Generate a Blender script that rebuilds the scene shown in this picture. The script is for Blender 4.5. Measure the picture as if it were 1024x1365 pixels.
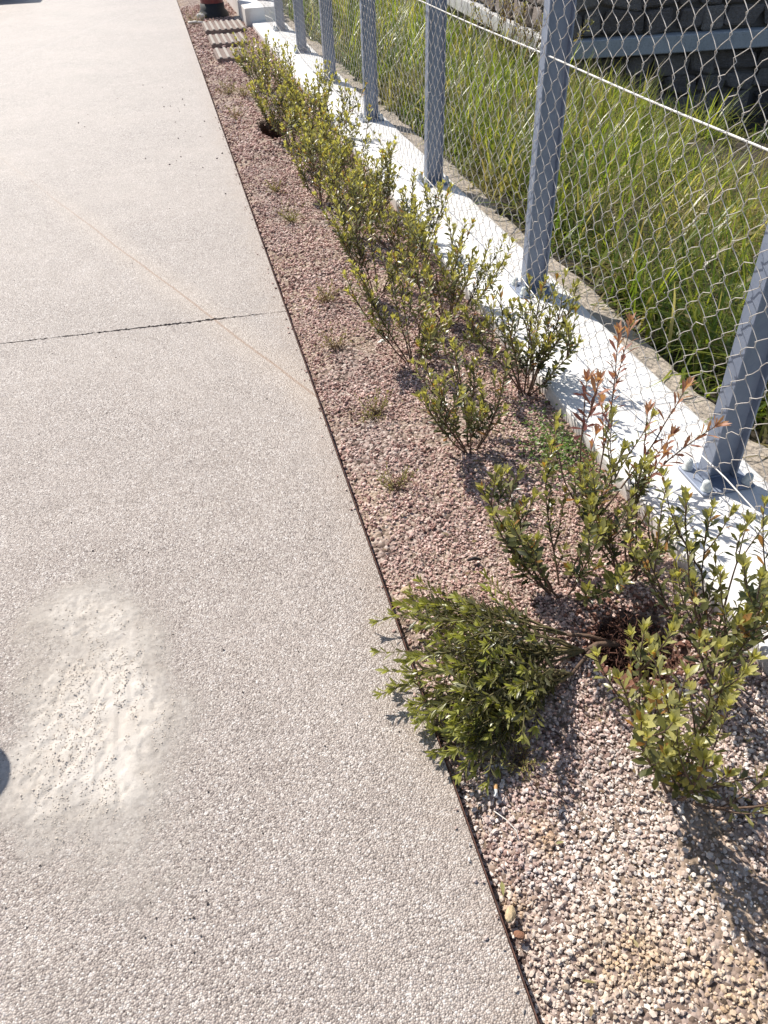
import bpy, math, random
import numpy as np
from mathutils import Vector, Matrix, Quaternion

for o in list(bpy.data.objects):
    bpy.data.objects.remove(o)
scene = bpy.context.scene
COL = scene.collection
PI = math.pi
random.seed(4)
RNG = np.random.default_rng(11)

# ------------------------------------------------------------------ camera
cam_data = bpy.data.cameras.new('camera')
cam = bpy.data.objects.new('camera', cam_data)
COL.objects.link(cam)
scene.camera = cam
cam_data.sensor_fit = 'VERTICAL'
cam_data.sensor_height = 36.0
cam_data.sensor_width = 27.0
cam_data.lens = 36.0 * 1022.0 / 1365.0
cam_data.clip_start = 0.02
cam_data.clip_end = 400.0


def unit(v):
    v = np.asarray(v, float)
    return v / np.linalg.norm(v)


CAM_H = 1.5
c_down = unit((46.0, 1217.5, 1022.0))          # straight down, seen by the camera (x right, y down, z forward)
c_path = np.array((-333.0, -840.5, 1022.0))    # the way the path runs
c_y = unit(c_path - c_down * (c_path @ c_down))
c_z = -c_down
c_x = np.cross(c_y, c_z)
ROT = np.stack([c_x, c_y, c_z])                # world = ROT @ cam
cm = Matrix(((ROT[0, 0], -ROT[0, 1], -ROT[0, 2], 0.0),
             (ROT[1, 0], -ROT[1, 1], -ROT[1, 2], 0.0),
             (ROT[2, 0], -ROT[2, 1], -ROT[2, 2], CAM_H),
             (0, 0, 0, 1)))
cam.matrix_world = cm

# ------------------------------------------------------------------ light
SUN_EL = math.radians(47.0)
SUN_AZ = math.atan2(-0.47, 0.88)               # from +Y towards +X
to_sun = Vector((math.sin(SUN_AZ) * math.cos(SUN_EL), math.cos(SUN_AZ) * math.cos(SUN_EL), math.sin(SUN_EL)))
world = bpy.data.worlds.new('World')
scene.world = world
world.use_nodes = True
wn = world.node_tree.nodes
wl = world.node_tree.links
wn.clear()
w_out = wn.new('ShaderNodeOutputWorld')
w_bg = wn.new('ShaderNodeBackground')
w_sky = wn.new('ShaderNodeTexSky')
w_sky.sky_type = 'NISHITA'
w_sky.sun_disc = False
w_sky.sun_elevation = SUN_EL
w_sky.sun_rotation = SUN_AZ
w_bg.inputs['Strength'].default_value = 0.085
wl.new(w_sky.outputs[0], w_bg.inputs[0])
wl.new(w_bg.outputs[0], w_out.inputs[0])
sun_data = bpy.data.lights.new('sun', 'SUN')
sun_data.energy = 4.6
sun_data.angle = math.radians(0.53)
sun_data.color = (1.0, 0.945, 0.86)
sun = bpy.data.objects.new('sun', sun_data)
COL.objects.link(sun)
sun.location = (-6, 12, 14)
sun.rotation_euler = to_sun.to_track_quat('Z', 'Y').to_euler()

scene.render.engine = 'CYCLES'
scene.view_settings.view_transform = 'Standard'
scene.view_settings.look = 'None'
scene.view_settings.gamma = 1.0
scene.view_settings.use_curve_mapping = False
scene.view_settings.exposure = 0.54


# ------------------------------------------------------------------ helpers
def tag(o, label=None, cat=None, group=None, kind=None):
    if label: o['label'] = label
    if cat: o['category'] = cat
    if group: o['group'] = group
    if kind: o['kind'] = kind
    return o


def empty(name, loc=(0, 0, 0), rz=0.0):
    o = bpy.data.objects.new(name, None)
    COL.objects.link(o)
    o.location = loc
    o.rotation_euler = (0, 0, rz)
    o.empty_display_size = 0.1
    return o


def make_mesh(name, V, polys, smooth=False, attrs=None):
    """V (n,3); polys: list of int arrays (m,k); attrs: dict name -> (n,) per-vertex float"""
    V = np.asarray(V, np.float32)
    me = bpy.data.meshes.new(name)
    me.vertices.add(len(V))
    me.vertices.foreach_set('co', V.ravel())
    polys = [np.asarray(p, np.int32) for p in polys if len(p)]
    nl = sum(p.size for p in polys)
    npoly = sum(len(p) for p in polys)
    me.loops.add(nl)
    me.loops.foreach_set('vertex_index', np.concatenate([p.ravel() for p in polys]))
    me.polygons.add(npoly)
    starts, s = [], 0
    for p in polys:
        k = p.shape[1]
        starts.append(s + np.arange(len(p)) * k)
        s += p.size
    me.polygons.foreach_set('loop_start', np.concatenate(starts).astype(np.int32))
    me.polygons.foreach_set('use_smooth', np.full(npoly, bool(smooth)))
    me.update(calc_edges=True)
    me.validate()
    for k, a in (attrs or {}).items():
        at = me.attributes.new(k, 'FLOAT', 'POINT')
        at.data.foreach_set('value', np.asarray(a, np.float32))
    return me


def link(name, me, mat=None, parent=None, loc=None):
    o = bpy.data.objects.new(name, me)
    COL.objects.link(o)
    if mat is not None and not me.materials:
        me.materials.append(mat)
    if parent is not None:
        o.parent = parent
    if loc is not None:
        o.location = loc
    return o


class MB:
    """collects pieces of one mesh"""
    def __init__(self):
        self.V, self.P, self.n, self.A = [], [], 0, {}

    def add(self, V, polys, **attrs):
        V = np.asarray(V, float)
        self.V.append(V)
        for p in polys:
            if len(p): self.P.append(np.asarray(p, np.int64) + self.n)
        for k, a in attrs.items():
            self.A.setdefault(k, []).append(np.broadcast_to(np.asarray(a, float), (len(V),)))
        self.n += len(V)
        return self

    def box(self, x0, x1, y0, y1, z0, z1, b=0.0, jit=0.0):
        if b <= 0:
            V = np.array([(x, y, z) for x in (x0, x1) for y in (y0, y1) for z in (z0, z1)], float)
            if jit: V += RNG.normal(0, jit, V.shape)
            F = [(0, 1, 3, 2), (4, 6, 7, 5), (0, 4, 5, 1), (2, 3, 7, 6), (0, 2, 6, 4), (1, 5, 7, 3)]
            return self.add(V, [F])
        # bevelled: 24 verts (three per corner)
        V, idx = [], {}
        xs, ys, zs = (x0, x1), (y0, y1), (z0, z1)
        for i in (0, 1):
            for j in (0, 1):
                for k in (0, 1):
                    c = np.array((xs[i], ys[j], zs[k]), float)
                    if jit: c = c + RNG.normal(0, jit, 3)
                    s = np.array((1 - 2 * i, 1 - 2 * j, 1 - 2 * k)) * b
                    for ax in range(3):
                        p = c + s
                        p[ax] = c[ax]
                        idx[(i, j, k, ax)] = len(V)
                        V.append(p)
        Q, T = [], []
        g = lambda i, j, k, a: idx[(i, j, k, a)]
        for s in (0, 1):
            q = [g(s, 0, 0, 0), g(s, 1, 0, 0), g(s, 1, 1, 0), g(s, 0, 1, 0)]
            Q.append(q if s else q[::-1])
            q = [g(0, s, 0, 1), g(1, s, 0, 1), g(1, s, 1, 1), g(0, s, 1, 1)]
            Q.append(q[::-1] if s else q)
            q = [g(0, 0, s, 2), g(1, 0, s, 2), g(1, 1, s, 2), g(0, 1, s, 2)]
            Q.append(q if s else q[::-1])
        for a in (0, 1):
            for c in (0, 1):
                Q.append([g(a, c, 0, 0), g(a, c, 1, 0), g(a, c, 1, 1), g(a, c, 0, 1)])
                Q.append([g(a, 0, c, 0), g(a, 1, c, 0), g(a, 1, c, 2), g(a, 0, c, 2)])
                Q.append([g(0, a, c, 1), g(1, a, c, 1), g(1, a, c, 2), g(0, a, c, 2)])
                for d in (0, 1):
                    T.append([g(a, c, d, 0), g(a, c, d, 1), g(a, c, d, 2)])
        return self.add(V, [Q, T])

    def tube(self, pts, rad, n=6, cap=True, **attrs):
        V, Q, C = tube_np(pts, rad, n, cap)
        return self.add(V, [Q, C], **attrs)

    def build(self, name, mat, parent=None, smooth=False, fix=True):
        A = {k: np.concatenate(v) for k, v in self.A.items()}
        A = {k: v for k, v in A.items() if len(v) == self.n}
        by = {}
        for p in self.P: by.setdefault(p.shape[1], []).append(p)
        me = make_mesh(name, np.concatenate(self.V), [np.concatenate(v) for v in by.values()], smooth, A)
        if fix: fix_normals(me)
        return link(name, me, mat, parent)


def fix_normals(me):
    import bmesh
    bm = bmesh.new()
    bm.from_mesh(me)
    bmesh.ops.recalc_face_normals(bm, faces=bm.faces)
    bm.to_mesh(me)
    bm.free()


def tube_np(pts, rad, n=6, cap=True):
    pts = np.asarray(pts, float)
    m = len(pts)
    rad = np.broadcast_to(np.asarray(rad, float), (m,))
    T = np.gradient(pts, axis=0)
    T /= np.linalg.norm(T, axis=1)[:, None] + 1e-12
    ref = np.array((0.31, 0.17, 0.93)) if abs(T[0][2]) < 0.9 else np.array((1.0, 0.1, 0.0))
    U = np.cross(T, ref)
    U /= np.linalg.norm(U, axis=1)[:, None] + 1e-12
    W = np.cross(T, U)
    a = np.arange(n) * 2 * PI / n
    V = (pts[:, None, :] + rad[:, None, None] * (np.cos(a)[None, :, None] * U[:, None, :] + np.sin(a)[None, :, None] * W[:, None, :])).reshape(-1, 3)
    i = np.arange(m - 1)[:, None] * n
    j = np.arange(n)[None, :]
    j2 = (j + 1) % n
    Q = np.stack([i + j, i + j2, i + n + j2, i + n + j], -1).reshape(-1, 4)
    C = []
    if cap:
        V = np.concatenate([V, pts[:1], pts[-1:]])
        jj = np.arange(n)
        C = np.concatenate([np.stack([np.full(n, m * n), (jj + 1) % n, jj], -1),
                            np.stack([np.full(n, m * n + 1), (m - 1) * n + jj, (m - 1) * n + (jj + 1) % n], -1)])
    return V, Q, C


def lathe(prof, n=24, a0=0.0):
    prof = np.asarray(prof, float)
    a = a0 + np.arange(n) * 2 * PI / n
    V = np.stack([prof[:, None, 0] * np.cos(a), prof[:, None, 0] * np.sin(a), np.repeat(prof[:, 1:2], n, 1)], -1).reshape(-1, 3)
    m = len(prof)
    i = np.arange(m - 1)[:, None] * n
    j = np.arange(n)[None, :]
    j2 = (j + 1) % n
    return V, np.stack([i + j, i + j2, i + n + j2, i + n + j], -1).reshape(-1, 4)


_tab = RNG.random((256, 256))


def vnoise(x, y, s=1.0, seed=0):
    """smooth value noise 0..1"""
    x = np.asarray(x, float) * s + seed * 17.31
    y = np.asarray(y, float) * s + seed * 9.77
    xi, yi = np.floor(x).astype(int), np.floor(y).astype(int)
    fx, fy = x - xi, y - yi
    fx, fy = fx * fx * (3 - 2 * fx), fy * fy * (3 - 2 * fy)
    t = lambda a, b: _tab[a % 256, b % 256]
    return (t(xi, yi) * (1 - fx) + t(xi + 1, yi) * fx) * (1 - fy) + (t(xi, yi + 1) * (1 - fx) + t(xi + 1, yi + 1) * fx) * fy


def fnoise(x, y, s=1.0, seed=0, octs=3):
    v, a, tot = 0, 1.0, 0
    for o in range(octs):
        v = v + a * vnoise(x, y, s * 2 ** o, seed + o * 3)
        tot += a
        a *= 0.5
    return v / tot


def sstep(a, b, x):
    t = np.clip((np.asarray(x, float) - a) / (b - a), 0, 1)
    return t * t * (3 - 2 * t)


def grid(xs, ys, zf, skirt=None):
    X, Y = np.meshgrid(xs, ys)
    Z = zf(X, Y)
    V = np.stack([X, Y, Z], -1).reshape(-1, 3)
    ny, nx = X.shape
    i = np.arange(ny - 1)[:, None] * nx + np.arange(nx - 1)[None, :]
    Q = np.stack([i, i + 1, i + nx + 1, i + nx], -1).reshape(-1, 4)
    return V, Q


# ------------------------------------------------------------------ materials
class NT:
    def __init__(self, name):
        self.m = bpy.data.materials.new(name)
        self.m.use_nodes = True
        self.t = self.m.node_tree
        self.t.nodes.clear()
        self.out = self.t.nodes.new('ShaderNodeOutputMaterial')
        self._co = None

    def n(self, kind, **kw):
        nd = self.t.nodes.new('ShaderNode' + kind)
        for k, v in kw.items():
            setattr(nd, k, v)
        return nd

    def set(self, sock, v):
        if isinstance(v, bpy.types.NodeSocket):
            self.t.links.new(v, sock)
        elif isinstance(v, (tuple, list)) and len(v) == 3 and sock.type == 'RGBA':
            sock.default_value = (*v, 1)
        else:
            sock.default_value = v

    def co(self):
        if self._co is None:
            self._co = self.n('TexCoord').outputs['Object']
        return self._co

    def pos(self):
        return self.n('NewGeometry').outputs['Position']

    def mapping(self, v, scale=(1, 1, 1), loc=(0, 0, 0), rot=(0, 0, 0)):
        m = self.n('Mapping')
        self.set(m.inputs['Vector'], v)
        m.inputs['Scale'].default_value = scale
        m.inputs['Location'].default_value = loc
        m.inputs['Rotation'].default_value = rot
        return m.outputs[0]

    def noise(self, scale, detail=4, rough=0.55, v=None, dist=0.0):
        t = self.n('TexNoise')
        self.set(t.inputs['Vector'], v if v is not None else self.co())
        t.inputs['Scale'].default_value = scale
        t.inputs['Detail'].default_value = detail
        t.inputs['Roughness'].default_value = rough
        t.inputs['Distortion'].default_value = dist
        return t.outputs['Fac']

    def voro(self, scale, v=None, feature='F1', rand=1.0):
        t = self.n('TexVoronoi', feature=feature)
        self.set(t.inputs['Vector'], v if v is not None else self.co())
        t.inputs['Scale'].default_value = scale
        t.inputs['Randomness'].default_value = rand
        return t

    def ramp(self, fac, stops, interp='LINEAR'):
        r = self.n('ValToRGB')
        r.color_ramp.interpolation = interp
        el = r.color_ramp.elements
        while len(el) < len(stops): el.new(0.5)
        for e, (p, c) in zip(el, stops):
            e.position = p
            e.color = (*c, 1) if isinstance(c, (tuple, list)) else (c, c, c, 1)
        self.set(r.inputs[0], fac)
        return r.outputs[0]

    def mix(self, fac, a, b, mode='MIX'):
        m = self.n('Mix', data_type='RGBA', blend_type=mode)
        self.set(m.inputs[0], fac)
        self.set(m.inputs[6], a)
        self.set(m.inputs[7], b)
        return m.outputs[2]

    def math(self, op, a, b=0.0, c=None, clamp=False):
        m = self.n('Math', operation=op, use_clamp=clamp)
        self.set(m.inputs[0], a)
        self.set(m.inputs[1], b)
        if c is not None: self.set(m.inputs[2], c)
        return m.outputs[0]

    def attr(self, name):
        return self.n('Attribute', attribute_name=name).outputs['Fac']

    def rnd(self):
        return self.n('ObjectInfo').outputs['Random']

    def bump(self, h, strength=0.3, dist=0.01, normal=None):
        b = self.n('Bump')
        b.inputs['Strength'].default_value = strength
        b.inputs['Distance'].default_value = dist
        self.set(b.inputs['Height'], h)
        if normal is not None: self.set(b.inputs['Normal'], normal)
        return b.outputs[0]

    def pbr(self, color, rough=0.6, metal=0.0, normal=None, spec=0.5):
        p = self.n('BsdfPrincipled')
        self.set(p.inputs['Base Color'], color)
        self.set(p.inputs['Roughness'], rough)
        self.set(p.inputs['Metallic'], metal)
        self.set(p.inputs['Specular IOR Level'], spec)
        if normal is not None: self.set(p.inputs['Normal'], normal)
        return p.outputs[0]

    def done(self, sh):
        self.t.links.new(sh, self.out.inputs[0])
        return self.m


def plain(name, c, rough=0.6, metal=0.0, var=0.25, scale=20.0, bump=0.0, spec=0.5):
    t = NT(name)
    f = t.noise(scale, 5, 0.6)
    col = t.mix(t.ramp(f, [(0.3, 0.0), (0.7, 1.0)]), tuple(x * (1 - var) for x in c), tuple(min(1, x * (1 + var)) for x in c))
    nb = t.bump(t.noise(scale * 4, 4), bump, 0.004) if bump else None
    return t.done(t.pbr(col, rough, metal, nb, spec))


def mat_path():
    t = NT('exposed_aggregate')
    p = t.co()
    v = t.voro(265.0)
    cell = t.n('SeparateColor')
    t.set(cell.inputs[0], v.outputs['Color'])
    col = t.ramp(cell.outputs[0], [(0.0, (0.10, 0.075, 0.065)), (0.13, (0.16, 0.13, 0.115)), (0.28, (0.29, 0.245, 0.222)), (0.50, (0.392, 0.332, 0.298)),
                                   (0.74, (0.458, 0.400, 0.362)), (0.9, (0.60, 0.545, 0.49)), (1.0, (0.78, 0.75, 0.72))])
    gap = t.ramp(v.outputs['Distance'], [(0.42, 0.0), (0.75, 1.0)])
    col = t.mix(t.math('MULTIPLY', gap, 0.5), col, (0.25, 0.20, 0.175))
    big = t.noise(1.3, 4, 0.6)
    col = t.mix(t.ramp(big, [(0.35, 0.0), (0.7, 0.35)]), col, (0.515, 0.448, 0.40))
    mid = t.noise(9.0, 4, 0.65)
    col = t.mix(1.0, col, t.ramp(mid, [(0.3, (0.86, 0.84, 0.82)), (0.7, (1.0, 1.0, 1.0))]), 'MULTIPLY')
    v2 = t.voro(120.0)
    sc2 = t.n('SeparateColor'); t.set(sc2.inputs[0], v2.outputs['Color'])
    bigs = t.math('MULTIPLY', t.ramp(sc2.outputs[0], [(0.80, 0.0), (0.82, 1.0)]), t.ramp(v2.outputs['Distance'], [(0.40, 1.0), (0.5, 0.0)]))
    col = t.mix(t.math('MULTIPLY', bigs, 0.7), col, t.ramp(sc2.outputs[1], [(0.0, (0.22, 0.18, 0.165)), (0.5, (0.46, 0.41, 0.38)), (1.0, (0.68, 0.64, 0.61))]))
    sxx = t.n('SeparateXYZ'); t.set(sxx.inputs[0], p)
    edge_d = t.math('ADD', t.math('SUBTRACT', 0.315, sxx.outputs[0]), t.math('MULTIPLY', t.math('SUBTRACT', t.noise(5.0, 5, 0.65), 0.5), 0.30))
    col = t.mix(t.ramp(edge_d, [(0.0, 0.36), (0.12, 0.0)]), col, (0.36, 0.28, 0.22))
    blot = t.noise(2.6, 6, 0.7, t.mapping(p, (1.0, 0.6, 1.0), (3.1, 1.7, 0)))
    col = t.mix(t.ramp(blot, [(0.50, 0.0), (0.70, 0.34)]), col, (0.31, 0.265, 0.235))
    # rust coloured hairline with a stain round it, running skew across the slab
    sx = t.n('SeparateXYZ'); t.set(sx.inputs[0], p)
    x0, y0, x1, y1 = -0.90, 5.40, 0.315, 2.46
    dx, dy = x1 - x0, y1 - y0
    L = math.hypot(dx, dy)
    nx, ny = -dy / L, dx / L
    wob = t.math('MULTIPLY', t.math('SUBTRACT', t.noise(1.6, 2), 0.5), 0.03)
    wob2 = t.math('MULTIPLY', t.math('SUBTRACT', t.noise(60.0, 2), 0.5), 0.012)
    d = t.math('ADD', t.math('ADD', t.math('MULTIPLY', t.math('SUBTRACT', sx.outputs[0], x0), nx),
                             t.math('MULTIPLY', t.math('SUBTRACT', sx.outputs[1], y0), ny)), t.math('ADD', wob, wob2))
    along = t.math('DIVIDE', t.math('ADD', t.math('MULTIPLY', t.math('SUBTRACT', sx.outputs[0], x0), dx),
                                    t.math('MULTIPLY', t.math('SUBTRACT', sx.outputs[1], y0), dy)), L * L)
    ad = t.math('ABSOLUTE', d)
    line = t.ramp(ad, [(0.0, 1.0), (0.0035, 0.85), (0.008, 0.0)])
    vis = t.ramp(along, [(0.0, 0.25), (0.12, 0.55), (0.38, 0.85), (1.0, 0.9)])
    halo = t.ramp(ad, [(0.0, 0.22), (0.12, 0.0)])
    col = t.mix(t.math('MULTIPLY', halo, vis), col, (0.62, 0.50, 0.38))
    col = t.mix(t.math('MULTIPLY', line, vis), col, (0.30, 0.20, 0.14))
    # second, very faint hairline far along the path
    x0, y0, x1, y1 = -1.6, 10.6, 0.2, 15.4
    dx, dy = x1 - x0, y1 - y0
    L = math.hypot(dx, dy)
    d2 = t.math('ABSOLUTE', t.math('ADD', t.math('ADD', t.math('MULTIPLY', t.math('SUBTRACT', sx.outputs[0], x0), -dy / L),
                                                 t.math('MULTIPLY', t.math('SUBTRACT', sx.outputs[1], y0), dx / L)), wob))
    col = t.mix(t.ramp(d2, [(0.0, 0.35), (0.03, 0.0)]), col, (0.42, 0.38, 0.36))
    h = t.math('SUBTRACT', t.math('MULTIPLY', cell.outputs[1], 0.35), t.math('MULTIPLY', v.outputs['Distance'], 1.0))
    nb = t.bump(h, 0.8, 0.003)
    nb = t.bump(t.noise(6.0, 3), 0.15, 0.01, nb)
    return t.done(t.pbr(col, 0.48, 0, nb, 0.7))


def mat_pebble():
    t = NT('pebble')
    r = t.attr('rnd')
    q = t.attr('tone')
    col = t.ramp(r, [(0.0, (0.10, 0.06, 0.05)), (0.14, (0.25, 0.165, 0.14)), (0.34, (0.52, 0.395, 0.355)), (0.55, (0.64, 0.53, 0.485)),
                     (0.72, (0.60, 0.53, 0.495)), (0.86, (0.72, 0.64, 0.59)), (1.0, (0.88, 0.83, 0.78))])
    red = t.mix(1.0, col, (1.0, 0.82, 0.78), 'MULTIPLY')
    pale = t.mix(0.42, col, (0.76, 0.655, 0.51))
    col = t.mix(t.ramp(q, [(0.25, 1.0), (0.6, 0.0)]), col, red)
    col = t.mix(t.ramp(q, [(0.6, 0.0), (1.0, 1.0)]), col, pale)
    col = t.mix(t.attr('ochre'), col, (0.58, 0.41, 0.24))
    col = t.mix(t.math('MULTIPLY', t.noise(300, 3), 0.5), col, t.mix(1.0, col, (0.6, 0.55, 0.5), 'MULTIPLY'))
    nb = t.bump(t.noise(420, 3), 0.3, 0.002)
    return t.done(t.pbr(col, 0.75, 0, nb, 0.35))


def mat_soil():
    t = NT('bed_soil')
    v = t.voro(95.0)
    sc = t.n('SeparateColor'); t.set(sc.inputs[0], v.outputs['Color'])
    col = t.ramp(sc.outputs[0], [(0.0, (0.05, 0.032, 0.027)), (0.4, (0.23, 0.165, 0.14)), (0.8, (0.38, 0.295, 0.26)), (1.0, (0.54, 0.46, 0.41))])
    big = t.noise(3.0, 4, 0.6)
    col = t.mix(t.ramp(big, [(0.4, 0.0), (0.75, 0.6)]), col, (0.50, 0.39, 0.27))
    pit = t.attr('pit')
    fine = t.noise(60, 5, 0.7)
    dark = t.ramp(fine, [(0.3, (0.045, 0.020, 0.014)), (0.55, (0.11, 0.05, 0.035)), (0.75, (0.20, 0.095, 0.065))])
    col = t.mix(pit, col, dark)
    nb = t.bump(t.math('SUBTRACT', 1.0, v.outputs['Distance']), 0.8, 0.008)
    nb = t.bump(t.noise(35, 5), 0.6, 0.012, nb)
    return t.done(t.pbr(col, 0.9, 0, nb, 0.2))


def mat_leaf(name, old, mid, young, dead=None, trans=0.35, rough=0.38):
    t = NT(name)
    age = t.attr('age')
    r = t.math('FRACT', t.math('ADD', t.attr('rnd'), t.rnd()))
    a = t.math('ADD', age, t.math('MULTIPLY', t.math('SUBTRACT', r, 0.5), 0.45), clamp=True)
    col = t.ramp(a, [(0.0, old), (0.5, mid), (1.0, young)])
    if dead: col = t.mix(t.ramp(r, [(0.955, 0.0), (0.97, 1.0)]), col, dead)
    col = t.mix(t.math('MULTIPLY', t.noise(70, 3), 0.35), col, t.mix(1.0, col, (0.55, 0.55, 0.5), 'MULTIPLY'))
    p = t.pbr(col, rough, 0, None, 0.55)
    tr = t.n('BsdfTranslucent')
    tc = t.mix(1.0, col, (1.9, 1.9, 0.85), 'MULTIPLY')
    t.set(tr.inputs[0], tc)
    mx = t.n('MixShader')
    mx.inputs[0].default_value = trans
    t.t.links.new(p, mx.inputs[1])
    t.t.links.new(tr.outputs[0], mx.inputs[2])
    return t.done(mx.outputs[0])


def mat_grass():
    t = NT('grass_blades')
    age, r, dry = t.attr('age'), t.attr('rnd'), t.attr('dry')
    col = t.ramp(r, [(0.0, (0.075, 0.125, 0.028)), (0.35, (0.135, 0.19, 0.035)), (0.65, (0.23, 0.26, 0.045)), (1.0, (0.42, 0.41, 0.09))])
    col = t.mix(t.ramp(age, [(0.5, 0.0), (1.0, 0.35)]), col, (0.23, 0.22, 0.07))
    col = t.mix(dry, col, t.ramp(r, [(0.0, (0.20, 0.15, 0.075)), (1.0, (0.46, 0.39, 0.23))]))
    p = t.pbr(col, 0.36, 0, None, 0.5)
    tr = t.n('BsdfTranslucent')
    t.set(tr.inputs[0], t.mix(1.0, col, (1.7, 1.75, 0.8), 'MULTIPLY'))
    mx = t.n('MixShader')
    mx.inputs[0].default_value = 0.5
    t.t.links.new(p, mx.inputs[1])
    t.t.links.new(tr.outputs[0], mx.inputs[2])
    return t.done(mx.outputs[0])


def mat_white():
    t = NT('white_painted_concrete')
    f = t.noise(2.4, 5, 0.65)
    col = t.mix(t.ramp(f, [(0.42, 0.0), (0.75, 0.6)]), (0.82, 0.81, 0.795), (0.66, 0.62, 0.58))
    g = t.noise(45, 4, 0.6)
    col = t.mix(t.ramp(g, [(0.60, 0.0), (0.74, 0.5)]), col, (0.50, 0.45, 0.40))
    s = t.n('SeparateXYZ'); t.set(s.inputs[0], t.co())
    ex = t.math('ADD', t.math('ABSOLUTE', s.outputs[0]), t.math('MULTIPLY', t.math('SUBTRACT', t.noise(14, 5, 0.7), 0.5), 0.16))
    col = t.mix(t.ramp(ex, [(0.165, 0.0), (0.235, 0.5)]), col, (0.50, 0.43, 0.37))
    sp = t.voro(34.0)
    col = t.mix(t.math('MULTIPLY', t.ramp(sp.outputs['Distance'], [(0.06, 0.7), (0.13, 0.0)]), t.ramp(t.noise(4.0, 3), [(0.5, 0.0), (0.62, 1.0)])), col, (0.36, 0.30, 0.26))
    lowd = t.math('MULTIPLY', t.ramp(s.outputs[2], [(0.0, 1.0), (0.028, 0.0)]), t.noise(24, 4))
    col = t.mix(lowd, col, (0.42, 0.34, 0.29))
    nb = t.bump(t.noise(30, 5, 0.6), 0.25, 0.006)
    nb = t.bump(t.noise(190, 3), 0.15, 0.003, nb)
    return t.done(t.pbr(col, 0.7, 0, nb, 0.3))


def mat_concrete(name, a, b, scale=7.0, bump=0.5):
    t = NT(name)
    f = t.noise(scale, 6, 0.65)
    col = t.ramp(f, [(0.3, a), (0.7, b)])
    col = t.mix(t.ramp(t.noise(scale * 14, 4), [(0.5, 0.0), (0.75, 0.6)]), col, tuple(x * 0.55 for x in a))
    nb = t.bump(t.noise(scale * 6, 6, 0.7), bump, 0.012)
    return t.done(t.pbr(col, 0.85, 0, nb, 0.3))


def mat_galv():
    t = NT('galvanised_steel')
    v = t.voro(42.0, feature='F1')
    sc = t.n('SeparateColor'); t.set(sc.inputs[0], v.outputs['Color'])
    f = t.noise(9.0, 5, 0.65)
    col = t.mix(t.math('MULTIPLY', sc.outputs[0], 0.22), (0.255, 0.295, 0.385), (0.40, 0.44, 0.52))
    col = t.mix(t.ramp(f, [(0.4, 0.0), (0.75, 0.5)]), col, (0.20, 0.23, 0.31))
    st = t.noise(26.0, 4, 0.6, t.mapping(t.co(), (1, 1, 0.12)))
    col = t.mix(t.ramp(st, [(0.6, 0.0), (0.72, 0.35)]), col, (0.56, 0.57, 0.61))
    return t.done(t.pbr(col, t.ramp(f, [(0.2, 0.42), (0.8, 0.62)]), 0.25, t.bump(t.noise(60, 3), 0.08, 0.003)))


def mat_rock(name, cols, pos_scale=9.0):
    t = NT(name)
    r = t.rnd()
    base = t.ramp(r, cols)
    f = t.noise(pos_scale, 6, 0.7)
    col = t.mix(t.ramp(f, [(0.35, 0.0), (0.7, 0.75)]), base, t.mix(1.0, base, (0.4, 0.38, 0.36), 'MULTIPLY'))
    nb = t.bump(t.noise(pos_scale * 1.5, 6, 0.7), 0.9, 0.06)
    return t.done(t.pbr(col, 0.9, 0, nb, 0.3))


M = {}
M['path'] = mat_path()
M['groove'] = plain('joint_dirt', (0.06, 0.048, 0.042), 0.95, bump=0.4, scale=50)
M['pebble'] = mat_pebble()
M['soil'] = mat_soil()
M['leaf'] = mat_leaf('shrub_leaf', (0.042, 0.052, 0.023), (0.19, 0.19, 0.08), (0.45, 0.42, 0.16), (0.32, 0.16, 0.05), 0.36, 0.32)
M['fallen'] = mat_leaf('fallen_shrub_leaf', (0.070, 0.072, 0.042), (0.185, 0.18, 0.098), (0.35, 0.355, 0.10), None, 0.28, 0.32)
M['redleaf'] = mat_leaf('withered_leaf', (0.17, 0.060, 0.055), (0.32, 0.135, 0.105), (0.48, 0.26, 0.17), None, 0.3, 0.55)
M['weedleaf'] = mat_leaf('weed_leaf', (0.20, 0.125, 0.075), (0.34, 0.26, 0.14), (0.30, 0.29, 0.11), None, 0.3, 0.6)
M['clover'] = mat_leaf('clover_leaf', (0.06, 0.11, 0.022), (0.12, 0.20, 0.04), (0.19, 0.27, 0.06), None, 0.35, 0.45)
M['bark'] = plain('shrub_bark', (0.135, 0.085, 0.058), 0.85, var=0.4, scale=70, bump=0.4)
M['twigm'] = plain('green_twig', (0.14, 0.115, 0.05), 0.7, var=0.3, scale=60)
M['root'] = plain('root_fibre', (0.105, 0.047, 0.032), 0.95, var=0.5, scale=60, bump=0.6)
M['grass'] = mat_grass()
M['white'] = mat_white()
M['footing'] = mat_concrete('rough_footing', (0.36, 0.305, 0.25), (0.50, 0.43, 0.36), 6.0, 0.9)
M['galv'] = mat_galv()
M['wire'] = plain('galvanised_wire', (0.62, 0.57, 0.52), 0.42, 0.2, 0.15, 30)
M['strand'] = plain('pale_tension_wire', (0.74, 0.71, 0.66), 0.45, 0.1, 0.1, 30)
M['cap'] = plain('bolt_cap_plastic', (0.62, 0.66, 0.66), 0.35, 0, 0.12, 60)
M['rust'] = plain('rusty_steel', (0.115, 0.055, 0.040), 0.85, 0.2, 0.4, 40, 0.3)
M['lot'] = plain('dark_soil', (0.040, 0.031, 0.022), 0.95, var=0.5, scale=5, bump=0.8)
M['dust'] = None
M['bead'] = plain('dark_grit', (0.055, 0.042, 0.040), 0.8, var=0.4, scale=90)
M['crumb'] = plain('mortar_crumb', (0.62, 0.545, 0.465), 0.9, var=0.2, scale=80)

# ------------------------------------------------------------------ path
EDGE_X = 0.315
PATH_L = -7.0


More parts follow.
